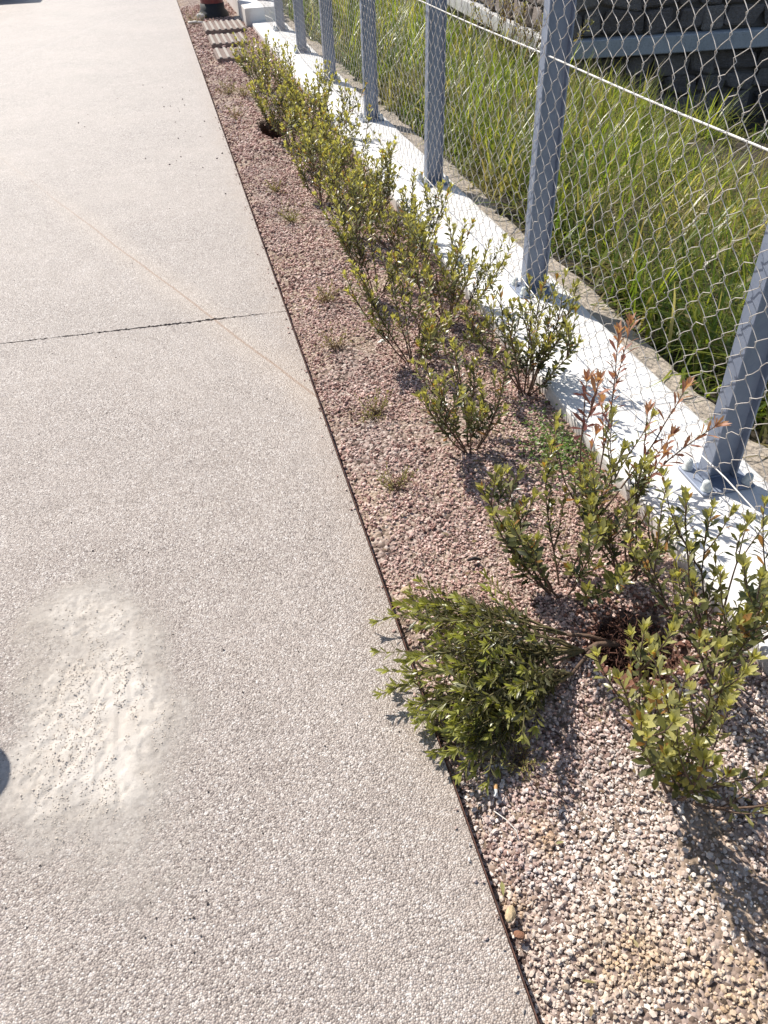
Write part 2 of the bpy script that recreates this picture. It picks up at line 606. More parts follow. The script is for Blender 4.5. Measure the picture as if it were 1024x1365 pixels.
def joint_y(x):       # centre line of the joint
    return 3.232 - 0.030 * (np.asarray(x) - 0.0) / 0.6


def slab(name, yn, yf, z=0.0):
    """top sheet plus skirt of one slab; yn / yf are arrays along x (jagged edges)"""
    xs = np.concatenate([np.linspace(PATH_L, -1.2, 60), np.arange(-1.19, EDGE_X, 0.0055), [EDGE_X]])
    a, b = yn(xs), yf(xs)
    n = len(xs)
    V = np.concatenate([np.stack([xs, a, np.full(n, z)], -1), np.stack([xs, b, np.full(n, z)], -1),
                        np.stack([xs, a, np.full(n, z - 0.09)], -1), np.stack([xs, b, np.full(n, z - 0.09)], -1)])
    i = np.arange(n - 1)
    Q = [np.stack([i, i + 1, n + i + 1, n + i], -1), np.stack([i, 2 * n + i, 2 * n + i + 1, i + 1], -1),
         np.stack([n + i, n + i + 1, 3 * n + i + 1, 3 * n + i], -1),
         np.array([(n - 1, 3 * n - 1, 4 * n - 1, 2 * n - 1)])]
    me = make_mesh(name, V, [np.concatenate(Q)])
    o = link(name, me, M['path'])
    return tag(o, kind='structure')


def jag(x, amp, seed):
    return amp * (vnoise(x, x * 0 + seed, 140, seed) ** 3 * 1.5 + vnoise(x, x * 0 + seed, 60, seed + 5) ** 2 * 0.8)


def jw(x):            # the gap opens in the middle
    x = np.asarray(x)
    return 0.0034 + 0.0085 * np.exp(-((x + 0.16) / 0.28) ** 2) + 0.0022 * np.exp(-((x + 0.6) / 0.3) ** 2)


slab('path_slab', lambda x: x * 0 - 3.5, lambda x: joint_y(x) - jw(x) * 0.12 - jw(x) * jag(x, 1.0, 3))
slab('path_slab', lambda x: joint_y(x) + jw(x) * 0.12 + jw(x) * jag(x, 1.0, 8), lambda x: x * 0 + 60.0)
b = MB(); b.box(PATH_L, EDGE_X - 0.002, 3.1, 3.4, -0.08, -0.012)
tag(b.build('joint_bed', M['groove']), kind='structure')
b = MB(); b.box(-60, PATH_L - 0.002, -20, 60, -0.3, -0.01)
tag(b.build('ground', M['lot']), kind='structure')

# rusty edging strip along the path
b = MB()
ys = np.arange(-1.0, 16.0, 0.12)
wv = (vnoise(ys, ys * 0, 2.2, 2) - 0.5) * 0.005
n = len(ys)
x0 = EDGE_X + 0.0015 + np.abs(wv) * 0.5
V = np.concatenate([np.stack([x0, ys, np.full(n, -0.05)], -1), np.stack([x0, ys, 0.001 + wv], -1),
                    np.stack([x0 + 0.0022, ys, 0.001 + wv], -1), np.stack([x0 + 0.0022, ys, np.full(n, -0.05)], -1)])
i = np.arange(n - 1)
b.add(V, [np.concatenate([np.stack([k * n + i, k * n + i + 1, (k + 1) * n + i + 1, (k + 1) * n + i], -1) for k in range(3)])])
tag(b.build('edging_strip', M['rust']), 'thin rusty metal edging strip between the pale path and the gravel bed', 'edging')

# ------------------------------------------------------------------ planting bed
KERB_L, KERB_R, KERB_Z = 1.125, 1.535, 0.05
PIT = (0.882, 1.062)


def pit_f(x, y):
    d = np.hypot((x - PIT[0]) / 0.118, (y - PIT[1]) / 0.122)
    d = d + (fnoise(x, y, 22, 5) - 0.5) * 0.5
    return 1 - sstep(0.55, 0.95, d)


def hollow_d(x, y):
    return np.hypot((x - 0.685) / 0.10, (y - 6.35) / 0.30) + (fnoise(x, y, 8, 15) - 0.5) * 0.5


def bed_z(x, y):
    x, y = np.asarray(x, float), np.asarray(y, float)
    z = -0.024 + 0.018 * sstep(0.32, 0.55, x) + 0.028 * (fnoise(x, y, 4.5, 1) - 0.5) + 0.014 * (fnoise(x, y, 16, 2) - 0.5)
    rim = np.exp(-((np.hypot(x - PIT[0] + 0.02, y - PIT[1] - 0.02) - 0.155) / 0.05) ** 2)
    z = z + 0.020 * rim - 0.19 * pit_f(x, y)
    h = hollow_d(x, y)
    z = z - 0.11 * (1 - sstep(0.6, 1.0, h)) + 0.03 * np.exp(-((h - 1.25) / 0.35) ** 2)
    return z - 0.012 * np.exp(-((x - EDGE_X) / 0.025) ** 2)


ys = np.concatenate([np.arange(-1.0, 2.4, 0.009), np.arange(2.4, 6, 0.02), np.arange(6, 17.0, 0.05)])
xs = np.arange(EDGE_X + 0.0035, KERB_L + 0.03, 0.0095)
V, Q = grid(xs, ys, bed_z)
px_, py_ = V[:, 0], V[:, 1]
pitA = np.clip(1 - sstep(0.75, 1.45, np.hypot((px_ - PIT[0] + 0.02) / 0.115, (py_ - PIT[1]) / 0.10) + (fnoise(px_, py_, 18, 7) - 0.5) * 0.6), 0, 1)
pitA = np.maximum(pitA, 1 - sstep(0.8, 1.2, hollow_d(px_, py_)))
me = make_mesh('planting_bed', V, [Q], True, {'pit': pitA})
tag(link('planting_bed', me, M['soil']), kind='structure')

# gravel: every pebble is real, all of them one object
ico_v = []
phi = (1 + 5 ** 0.5) / 2
for a_, b_ in ((1, phi), (-1, phi), (1, -phi), (-1, -phi)):
    ico_v += [(0, a_, b_), (a_, b_, 0), (b_, 0, a_)]
ico_v = np.array(ico_v) / math.hypot(1, phi)
ico_f = []
ed = np.linalg.norm(ico_v[:, None] - ico_v[None], axis=-1)
el = ed[ed > 0.01].min() * 1.05
for i in range(12):
    for j in range(i + 1, 12):
        for k in range(j + 1, 12):
            if ed[i, j] < el and ed[j, k] < el and ed[i, k] < el:
                nrm_ = np.cross(ico_v[j] - ico_v[i], ico_v[k] - ico_v[i])
                ico_f.append((i, j, k) if nrm_ @ ico_v[i] > 0 else (i, k, j))
ico_f = np.array(ico_f)


def rand_rot(n):
    q = RNG.normal(size=(n, 4))
    q /= np.linalg.norm(q, axis=1)[:, None]
    w, x, y, z = q.T
    return np.stack([np.stack([1 - 2 * (y * y + z * z), 2 * (x * y - z * w), 2 * (x * z + y * w)], -1),
                     np.stack([2 * (x * y + z * w), 1 - 2 * (x * x + z * z), 2 * (y * z - x * w)], -1),
                     np.stack([2 * (x * z - y * w), 2 * (y * z + x * w), 1 - 2 * (x * x + y * y)], -1)], 1)


def pebbles(P, size, flat=0.8, jit=0.24):
    n = len(P)
    base = ico_v[None] * (1 + RNG.normal(0, jit, (n, 12, 1)).clip(-0.45, 0.45))
    base = base * np.stack([np.ones(n), RNG.uniform(0.65, 1, n), RNG.uniform(0.5, 0.9, n)], -1)[:, None]
    V = np.einsum('nij,nkj->nki', rand_rot(n), base) * size[:, None, None]
    V[:, :, 2] *= flat
    V += P[:, None]
    F = (ico_f[None] + (np.arange(n) * 12)[:, None, None]).reshape(-1, 3)
    return V.reshape(-1, 3), F


PP, SS = [], []
for y0, y1, dens, s0, s1 in ((-0.5, 0.1, 4000, .0045, .0085), (0.1, 1.25, 15000, .0011, .0024), (0.1, 1.6, 24000, .0023, .0058), (1.6, 3.2, 12500, .0034, .0070), (3.2, 5.5, 6200, .0048, .0092), (5.5, 9.0, 2600, .0065, .013), (9.0, 14.0, 1100, .009, .018)):
    n = int(dens * (y1 - y0) * (KERB_L - EDGE_X))
    x = RNG.uniform(EDGE_X + 0.010, KERB_L + 0.0, n)
    y = RNG.uniform(y0, y1, n)
    keep = RNG.random(n) > np.maximum(pit_f(x, y) * 0.98, 0.55 * sstep(0.19, 0.13, np.hypot(x - PIT[0], y - PIT[1])))
    keep &= RNG.random(n) > 0.97 * (1 - sstep(0.8, 1.05, hollow_d(x, y)))
    keep &= ~((fnoise(x, y, 3.2, 21) > 0.66) & (RNG.random(n) < 0.6))
    x, y = x[keep], y[keep]
    s = RNG.uniform(s0, s1, len(x)) * RNG.choice([0.7, 1.0, 1.0, 1.25], len(x)) * (0.85 + 0.2 * sstep(1.4, 0.6, y))
    PP.append(np.stack([x, y, bed_z(x, y) + s * RNG.uniform(0.0, 1.15, len(x))], -1))
    SS.append(s)
n = len(PP)
# strays on the path edge
n = 260
y = RNG.uniform(0.3, 7, n); x = EDGE_X - np.abs(RNG.normal(0, 0.012, n)) - 0.004
k = RNG.random(n) < 0.35
PP.append(np.stack([x, y, np.full(n, 0.003)], -1)[k]); SS.append(RNG.uniform(.003, .0055, n)[k])
PP = np.concatenate(PP); SS = np.concatenate(SS)
V, F = pebbles(PP, SS)
tone = 0.18 + 0.22 * sstep(1.7, 1.0, PP[:, 1]) + 0.5 * sstep(1.05, 0.35, PP[:, 1]) * sstep(0.35, 0.75, fnoise(PP[:, 0], PP[:, 1], 4.5, 31) + 0.2) + (fnoise(PP[:, 0], PP[:, 1], 5, 12) - 0.5) * 0.5
rn = np.clip(RNG.random(len(PP)) * 0.95 + 0.35 * (fnoise(PP[:, 0], PP[:, 1], 7, 14) - 0.4) + 0.05, 0, 1)
och = np.zeros(len(PP))
for cx_, cy_, rx_, ry_ in ((0.455, 0.665, .028, .045), (0.66, 0.33, .10, .07), (0.52, 0.42, .08, .05), (0.79, 0.62, .04, .06), (0.36, 0.56, .03, .05)):
    och = np.maximum(och, np.exp(-((PP[:, 0] - cx_) / rx_) ** 2 - ((PP[:, 1] - cy_) / ry_) ** 2))
och = np.clip(och * (0.3 + 1.2 * fnoise(PP[:, 0], PP[:, 1], 20, 18)), 0, 0.85) * RNG.uniform(0.35, 1.0, len(PP))
me = make_mesh('gravel', V, [F], False, {'ochre': np.repeat(och, 12), 'rnd': np.repeat(rn, 12), 'tone': np.repeat(np.clip(tone, 0, 1), 12)})
tag(link('gravel', me, M['pebble']), 'pinkish brown gravel covering the planting bed between path and white kerb', 'gravel', kind='stuff')

n = 1500
a = RNG.uniform(0, 2 * PI, n); rr = RNG.uniform(0.03, 0.20, n)
x = PIT[0] + rr * np.cos(a) + RNG.normal(0, .012, n); y = PIT[1] + rr * np.sin(a) * 0.95 + RNG.normal(0, .012, n)
k = (RNG.random(n) < np.exp(-((rr - 0.11) / 0.06) ** 2)) & (x < KERB_L - 0.01)
x, y = x[k], y[k]
cs = RNG.uniform(.0022, .0085, len(x)) * RNG.choice([0.6, 1.0, 1.3], len(x))
V, F = pebbles(np.stack([x, y, bed_z(x, y) + cs * 0.4], -1), cs)
tag(link('soil_clods', make_mesh('soil_clods', V, [F]), plain('red_brown_soil', (0.17, 0.078, 0.055), 0.95, var=0.45, scale=45, bump=0.6)), 'reddish brown soil clods thrown up round the hole of the uprooted shrub', 'soil', kind='stuff')

# dark grit scattered on the path
gx, gy, gs = [], [], []
for cx, cy, sx, sy, n, s0, s1 in ((-0.42, 1.22, .15, .25, 34, .0014, .0034), (-0.2, 2.5, .6, 1.6, 70, .0014, .003), (0.08, 6.0, .14, .9, 26, .003, .007),
                                  (-0.5, 7.5, .5, 1.2, 24, .003, .006), (0.1, 1.0, .35, .5, 60, .0012, .0026), (-0.3, 0.75, .2, .1, 16, .0016, .0034)):
    gx.append(RNG.normal(cx, sx, n)); gy.append(RNG.normal(cy, sy, n)); gs.append(RNG.uniform(s0, s1, n))
gx, gy, gs = map(np.concatenate, (gx, gy, gs))
k = (gx < EDGE_X - 0.01) & (gy > 0.1)
gx, gy, gs = gx[k], gy[k], gs[k]
V, F = pebbles(np.stack([gx, gy, gs * 0.5], -1), gs)
tag(link('path_grit', make_mesh('path_grit', V, [F]), M['bead']), 'dark specks of grit scattered over the pale path', 'grit', kind='stuff')

# spilled pale mortar dust on the path
def mat_dust():
    t = NT('mortar_dust')
    a = t.attr('cover')
    f = t.noise(55, 5, 0.7)
    col = t.mix(t.ramp(t.noise(7, 5, 0.65), [(0.3, 0.0), (0.7, 1.0)]), (0.60, 0.54, 0.475), (0.70, 0.65, 0.595))
    al = t.math('ADD', a, t.math('MULTIPLY', t.math('SUBTRACT', f, 0.5), 0.9), clamp=True)
    al = t.math('MULTIPLY', t.ramp(al, [(0.10, 0.0), (0.95, 1.0)]), 0.93)
    nb = t.bump(t.noise(230, 6, 0.8), 0.7, 0.004)
    p = t.pbr(col, 0.9, 0, nb, 0.15)
    tr = t.n('BsdfTransparent')
    mx = t.n('MixShader')
    t.set(mx.inputs[0], al)
    t.t.links.new(tr.outputs[0], mx.inputs[1])
    t.t.links.new(p, mx.inputs[2])
    return t.done(mx.outputs[0])


M['dust'] = mat_dust()


def dust_d(x, y):
    u = (x + 0.435) * 0.985 - (y - 1.20) * -0.10
    v = (y - 1.20)
    d = np.hypot(u / (0.215 - 0.05 * v), v / 0.46)
    return d + (fnoise(x, y, 6, 41, 5) - 0.5) * 0.75


def dust_z(x, y):
    c = 1 - sstep(0.55, 1.0, dust_d(x, y))
    st = fnoise(x * 1.8, y * 0.55, 24, 43)
    return 0.0022 + c * (0.003 + 0.002 * fnoise(x, y, 12, 44) + 0.0012 * sstep(0.46, 0.64, st) * sstep(0.42, 0.62, fnoise(x, y, 95, 45)) - 0.0035 * sstep(0.5, 0.62, fnoise(x * 1.6, y * 0.7, 48, 46)))


xs = np.arange(-0.76, -0.13, 0.005); ys = np.arange(0.62, 1.78, 0.005)
V, Q = grid(xs, ys, dust_z)
dd = dust_d(V[:, 0], V[:, 1])
cover = 1 - sstep(0.40, 1.26, dd)
keepv = cover > 0.004
Q = Q[keepv[Q].all(1)]
used = np.unique(Q); remap = -np.ones(len(V), int); remap[used] = np.arange(len(used))
me = make_mesh('mortar_dust', V[used], [remap[Q]], True, {'cover': cover[used]})
tag(link('mortar_dust', me, M['dust']), 'pale cream patch of dried spilled mortar dust on the path', 'dust patch', kind='stuff')
n = 6500
x = RNG.normal(-0.43, 0.12, n); y = RNG.normal(1.2, 0.22, n)
k = (dust_d(x, y) < 0.9) & (fnoise(x * 1.8, y * 0.55, 24, 43) > 0.45)
x, y = x[k], y[k]; s = RNG.uniform(.0007, .0019, len(x)) * RNG.choice([1, 1, 1, 1.5], len(x))
V, F = pebbles(np.stack([x, y, dust_z(x, y) + s * 0.3], -1), s)
tag(link('mortar_crumbs', make_mesh('mortar_crumbs', V, [F]), M['crumb']), 'cream crumbs lying on the spilled mortar patch', 'crumbs', kind='stuff')

# ------------------------------------------------------------------ kerb
kerb = empty('kerb', (1.33, 0, 0))
tag(kerb, 'low white painted concrete kerb carrying the wire fence beside the gravel bed', 'kerb')
def kerb_block(y0, y1, xl, xr, z, mat=M['white'], name='kerb_block'):
    ys = np.concatenate([[y0, y0 + 0.004], np.arange(y0 + 0.04, y1 - 0.03, 0.06), [y1 - 0.004, y1]])
    prof = [(xl, -0.12), (xl, z - 0.010), (xl + 0.004, z - 0.003), (xl + 0.012, z), (xl + 0.10, z + 0.001), ((xl + xr) / 2, z + 0.001), (xr - 0.10, z + 0.001), (xr - 0.012, z), (xr - 0.003, z - 0.004), (xr, z - 0.012), (xr, -0.12)]
    n = len(prof)
    V = []
    for y in ys:
        e = 0.003 if y in (y0, y1) else 0.0
        for (px, pz) in prof:
            wob = (vnoise(y, px * 3, 5, 3) - 0.5) * 0.0035
            V.append((px - 1.33 + wob * (abs(px - (xl + xr) / 2) > 0.15), y, (pz + (vnoise(y, px * 7, 6, 9) - 0.5) * 0.005 - e) if pz > -0.1 else pz))
    V = np.array(V); m = len(ys)
    i = np.arange(m - 1)[:, None] * n + np.arange(n - 1)[None]
    Q = np.stack([i, i + n, i + n + 1, i + 1], -1).reshape(-1, 4)
    bb = MB(); bb.add(V, [Q, [list(range(n))], [list(range((m - 1) * n, m * n))[::-1]]])
    return bb.build(name, mat, kerb)

cuts = [-0.9, 1.985, 4.06, 6.95, 9.8, 11.55]
for y0, y1 in zip(cuts[:-1], cuts[1:]):
    kerb_block(y0 + 0.0012, y1 - 0.0012, KERB_L, KERB_R, KERB_Z)
o = kerb_block(11.553, 17.5, 1.06, KERB_R, 0.20); o['label'] = 'taller far block of the white kerb'

# rough concrete footing outside the kerb
ys = np.arange(-0.9, 16, 0.035)
outx = 1.665 + 0.05 * (fnoise(ys, ys * 0, 1.3, 4) - 0.5) + 0.05 * (fnoise(ys, ys * 0, 7, 5) - 0.5) - 0.05 * sstep(0.60, 0.70, fnoise(ys, ys * 0, 4, 6))
offs = [0.004, 0.03, 0.06, 0.085, 0.10, 1.0, 1.0]
V = []
for k_, (y, ox) in enumerate(zip(ys, outx)):
    w = ox - KERB_R - 0.004
    for q_, f_ in enumerate((0.0, 0.2, 0.45, 0.7, 0.9, 0.99, 1.03)):
        xx = KERB_R + 0.004 + w * f_
        zz = 0.026 + 0.016 * (fnoise(xx, y, 14, 8) - 0.5) + 0.010 * (vnoise(xx, y, 50, 3) - 0.5) + 0.012 * sstep(0.5, 0.62, vnoise(y, 0.0, 1.1, 12))
        if q_ == 5: zz -= 0.012
        if q_ == 6: zz = -0.4
        V.append((xx, y, zz))
V = np.array(V); m = len(ys)
i = np.arange(m - 1)[:, None] * 7 + np.arange(6)[None]
Q = np.stack([i, i + 1, i + 8, i + 7], -1).reshape(-1, 4)
tag(link('concrete_footing', make_mesh('concrete_footing', V, [Q]), M['footing']), 'rough beige concrete footing strip between the white kerb and the tall grass', 'footing')

# ------------------------------------------------------------------ fence
POST_X = 1.385
MESH_X = 1.322
fence = empty('chain_link_fence', (POST_X, 0, KERB_Z))
tag(fence, 'chain link fence on galvanised steel posts standing on the white kerb', 'fence')


def build_post(h):
    b = MB()
    hw, fl, tw, tf = 0.05, 0.0275, 0.0022, 0.0032
    for s in (-1, 1):
        b.box(min(s * hw, s * (hw - 2 * tf)), max(s * hw, s * (hw - 2 * tf)), -fl, fl, 0.0125, h, 0.0012)
    b.box(-hw + 2 * tf - 0.0002, hw - 2 * tf + 0.0002, -tw, tw, 0.0127, h - 0.001)
    return b


post_mesh = plate_mesh = cap_mesh = washer_mesh = None
post_ys = [1.56, 2.985, 4.58, 6.18, 7.65, 9.2, 10.75, 12.3, 13.85, -0.1]
for y in post_ys:
    zoff = 0.15 if y > 11.55 else 0.0
    if post_mesh is None:
        po = build_post(2.0).build('fence_post', M['galv'], fence)
        post_mesh = po.data
        bp = MB(); bp.box(-0.085, 0.085, -0.075, 0.075, 0.0025, 0.0122, 0.002)
        # weld fillets
        for s in (-1, 1):
            bp.tube([(s * 0.054, -0.03, 0.013), (s * 0.054, 0.03, 0.013)], 0.004, 5)
        bp.tube([(-0.04, -0.005, 0.013), (0.04, -0.005, 0.013)], 0.004, 5)
        pl = bp.build('base_plate', M['galv'], po); plate_mesh = pl.data
        cv, cq = lathe([(0.0005, 0.046), (0.006, 0.0455), (0.0105, 0.042), (0.0125, 0.036), (0.0135, 0.026), (0.0135, 0.020), (0.0165, 0.018), (0.0165, 0.0125)], 12)
        cap_mesh = make_mesh('bolt_cap', cv, [cq], True); cap_mesh.materials.append(M['cap'])
    else:
        po = link('fence_post', post_mesh, None, fence)
        pl = link('base_plate', plate_mesh, None, po)
    po.location = (0.03 if 4 < y < 7 else 0.004, y, zoff)
    po.rotation_euler = (random.uniform(-.006, .006), random.uniform(-.006, .006), random.uniform(-.03, .03))
    for cx_ in (-0.066, 0.066):
        for cy_ in (-0.055, 0.055):
            c_ = link('bolt_cap', cap_mesh, None, po, (cx_, cy_, 0.0))
            c_.rotation_euler = (random.uniform(-.1, .1), random.uniform(-.1, .1), 0)

# woven wire mesh: zigzag wires hooked into each other
A_, B_ = 0.0435, 0.047
y_lo, y_hi, z_lo, z_hi = -0.6, 14.2, 0.085, 1.98
nw = int((y_hi - y_lo) / A_)
nz = int((z_hi - z_lo) / B_)
mbV, mbQ, cnt = [], [], 0


def slack(y, z):      # soft bulges and sags of the netting
    bul = (fnoise(y, z * 1.3, 1.4, 51, 2) - 0.5)
    dx = 0.045 * bul - 0.012
    low = sstep(0.55, 0.02, z)
    dy = 0.032 * (fnoise(y, z, 2.6, 52, 2) - 0.5) * (1 + 1.2 * low)
    dz = 0.044 * (fnoise(y, z, 2.1, 53, 2) - 0.5) * (1 + 0.8 * low) - 0.030 * low * fnoise(y, 0 * y, 1.1, 54, 2)
    return dx, dy, dz


for w in range(nw):
    yb = y_lo + w * A_
    pts = []
    for k in range(nz + 1):
        side = (k + w) % 2           # 0: bend at yb, 1: bend at yb + A
        yy = yb + (A_ + 0.0022 if side else -0.0022)
        zz = z_lo + k * B_
        sgn = 1 if side else -1
        if k == 0:
            pts += [(0.0, yy - sgn * 0.004, zz - 0.030), (0.001 * sgn, yy, zz - 0.012)]
        pts.append((0.0026 * sgn, yy - sgn * 0.0016, zz - 0.0075))
        pts.append((-0.0026 * sgn, yy - sgn * 0.0016, zz + 0.0075))
        if k < nz:
            y2 = yb + (A_ if not side else 0.0)
            pts.append((0.0022 * -sgn, (yy + y2) / 2 + sgn * 0.0018, zz + B_ / 2))
    P = np.array(pts) + np.array((0, 1, 1)) * np.random.default_rng(w).normal(0, 0.0016, (len(pts), 1))
    dx, dy, dz = slack(P[:, 1], P[:, 2])
    near_z = 0.15 * (P[:, 1] > 11.5)
    P = np.stack([MESH_X + P[:, 0] + dx, P[:, 1] + dy, P[:, 2] + dz + near_z * sstep(0.4, 0.0, P[:, 2])], -1)
    ns = 5 if yb < 4.5 else (4 if yb < 8 else 3)
    V, Q, C = tube_np(P, 0.00116, ns, False)
    mbV.append(V); mbQ.append(Q + cnt); cnt += len(V)
me = make_mesh('chain_link_mesh', np.concatenate(mbV), [np.concatenate(mbQ)], True)
me.materials.append(M['wire'])
o = link('chain_link_mesh', me, None, fence)
o.location = (-POST_X, 0, -KERB_Z); o['kind'] = 'stuff'


def strand(zf, r, x, y0=-0.6, y1=14.2):
    ys = np.arange(y0, y1, 0.12)
    b = MB(); b.tube(np.stack([x(ys), ys, zf(ys)], -1), r, 6)
    s_ = b.build('tension_wire', M['strand'], fence, smooth=True)
    s_.location = (-POST_X, 0, -KERB_Z)


sag = lambda y, a: -a * np.abs(np.sin(PI * (y - 1.5) / 1.55)) ** 1.3
strand(lambda y: 0.962 + sag(y, 0.004), 0.0034, lambda y: MESH_X + 0.024 + 0 * y)
strand(lambda y: 0.155 + sag(y, 0.045) + 0.05 * (vnoise(y, 0 * y, 0.8, 3) - 0.5), 0.0022, lambda y: MESH_X - 0.012 + 0.012 * np.sin(y * 2.1))
strand(lambda y: 1.93 + sag(y, 0.015), 0.0034, lambda y: MESH_X + 0.024 + 0 * y)

# ------------------------------------------------------------------ shrubs
def leaf_batch(P, D, N, L, W, age, rnd, curl=0.18, fold=0.22):
    """obovate leaves: P base, D direction, N upward normal; (n,..) arrays"""
    n = len(P)
    S = np.cross(D, N); S /= np.linalg.norm(S, axis=1)[:, None] + 1e-9
    N = np.cross(S, D)
    st = [0.0, 0.34, 0.70, 1.0]
    wd = [0.0, 0.62, 1.0, 0.0]
    mid = [P + D * (L * t)[:, None] - N * (L * curl * t * t)[:, None] for t in st]
    V = [mid[0], mid[1], mid[2], mid[3]]
    for k in (1, 2):
        off = S * (W * 0.5 * wd[k])[:, None]
        up = N * (W * 0.5 * wd[k] * fold)[:, None]
        V += [mid[k] + off + up, mid[k] - off + up]
    V = np.stack(V, 1)        # n,8,3 : 0 base,1 m1,2 m2,3 tip,4 L1,5 R1,6 L2,7 R2
    T = np.array([(0, 4, 1), (0, 1, 5), (2, 6, 3), (2, 3, 7)])
    Q = np.array([(1, 4, 6, 2), (5, 1, 2, 7)])
    o8 = (np.arange(n) * 8)[:, None, None]
    return V.reshape(-1, 3), (T[None] + o8).reshape(-1, 3), (Q[None] + o8).reshape(-1, 4), np.repeat(age, 8), np.repeat(rnd, 8)


def curve_stem(p0, d0, length, rng, up=0.5, wob=0.12, m=9):
    pts = [np.array(p0, float)]
    d = unit(d0)
    st = length / (m - 1)
    for k in range(m - 1):
        d = unit(d + np.array((0, 0, up)) * (1.0 / (m - 1)) * 2 + rng.normal(0, wob, 3) * 0.5)
        pts.append(pts[-1] + d * st)
    return np.array(pts)


def sample(pts, t):
    f = t * (len(pts) - 1)
    i = np.minimum(f.astype(int), len(pts) - 2)
    u = (f - i)[:, None]
    P = pts[i] * (1 - u) + pts[i + 1] * u
    T = pts[i + 1] - pts[i]
    return P, T / (np.linalg.norm(T, axis=1)[:, None] + 1e-9)


def leaves_on(pts, length, rng, t0=0.25, step=0.0095, L0=0.030, ratio=0.33, tip_n=6, age_pow=1.7, spread=(1.05, 0.42), base_age=0.0, lmin=0.65):
    n = max(3, int(length * (1 - t0) / step))
    t = t0 + (1 - t0) * (np.arange(n) + rng.uniform(0, 0.6, n)) / n
    t = np.clip(t, 0, 0.985)
    ph = np.arange(n) * 2.39996 + rng.uniform(0, 6) + rng.normal(0, .25, n)
    t = np.concatenate([t, np.full(tip_n, 0.985)])
    ph = np.concatenate([ph, np.arange(tip_n) * 2.39996])
    P, T = sample(pts, t)
    ref = np.where(np.abs(T[:, 2:3]) < 0.9, np.array([[0, 0, 1.0]]), np.array([[1.0, 0, 0]]))
    U = np.cross(T, ref); U /= np.linalg.norm(U, axis=1)[:, None]
    W = np.cross(T, U)
    R = U * np.cos(ph)[:, None] + W * np.sin(ph)[:, None]
    k = np.concatenate([(np.arange(n) / max(1, n - 1)), np.full(tip_n, 1.0)])
    ang = spread[0] + (spread[1] - spread[0]) * k ** 2 + rng.normal(0, 0.16, len(k))
    ang[n:] = rng.uniform(0.15, 0.6, tip_n)
    D = T * np.cos(ang)[:, None] + R * np.sin(ang)[:, None]
    D[:, 2] += 0.18
    D /= np.linalg.norm(D, axis=1)[:, None]
    N = T * np.sin(ang)[:, None] - R * np.cos(ang)[:, None] + rng.normal(0, 0.25, D.shape)
    L = L0 * rng.uniform(lmin, 1.15, len(k))
    L[n:] *= 0.8
    age = np.clip(base_age + 0.9 * k ** age_pow + rng.normal(0, 0.08, len(k)), 0, 1)
    return [P, D, N, L, L * ratio * rng.uniform(0.85, 1.15, len(k)), age, rng.random(len(k))]


def cat(lst):
    return [np.concatenate(x) for x in zip(*lst)]


def foliage(name, lv, mat, parent, kind=None):
    V, T, Q, ag, rn_ = leaf_batch(*lv)
    o = link(name, make_mesh(name, V, [T, Q], True, {'age': ag, 'rnd': rn_}), mat, parent)
    if kind: o['kind'] = kind
    return o


LEAF_MESHES = []
for q_ in range(8):
    ag = (q_ + 0.5) / 8
    V, T, Q, a_, r_ = leaf_batch(np.zeros((1, 3)), np.array([[0, 1.0, 0]]), np.array([[0, 0, 1.0]]), np.array([1.0]), np.array([0.35 + 0.03 * (q_ % 3)]), np.array([ag]), np.array([0.0]), 0.10 + 0.06 * (q_ % 4))
    me = make_mesh('leaf', V, [T, Q], True, {'age': a_, 'rnd': r_})
    me.materials.append(M['leaf'])
    LEAF_MESHES.append(me)


def leaf_objects(lv, parent, limit=300):
    """the nearest shrubs: every leaf its own object, shared meshes"""
    P, D, N, L, W, age, rnd = lv
    order = np.argsort(-L * W)
    single = order[:limit]
    rest = order[limit:]
    for i in single:
        d = Vector(D[i]); nn = Vector(N[i])
        s = d.cross(nn)
        if s.length < 1e-5: continue
        s.normalize(); nn = s.cross(d)
        mt = Matrix(((s.x, d.x, nn.x, P[i][0]), (s.y, d.y, nn.y, P[i][1]), (s.z, d.z, nn.z, P[i][2]), (0, 0, 0, 1)))
        me = LEAF_MESHES[min(7, int(age[i] * 8))]
        o = bpy.data.objects.new('leaf', me)
        COL.objects.link(o)
        o.parent = parent
        o.matrix_local = mt @ Matrix.Diagonal((L[i], L[i], L[i], 1))
    if len(rest):
        foliage('leaves', [a[rest] for a in lv], M['leaf'], parent, 'stuff')


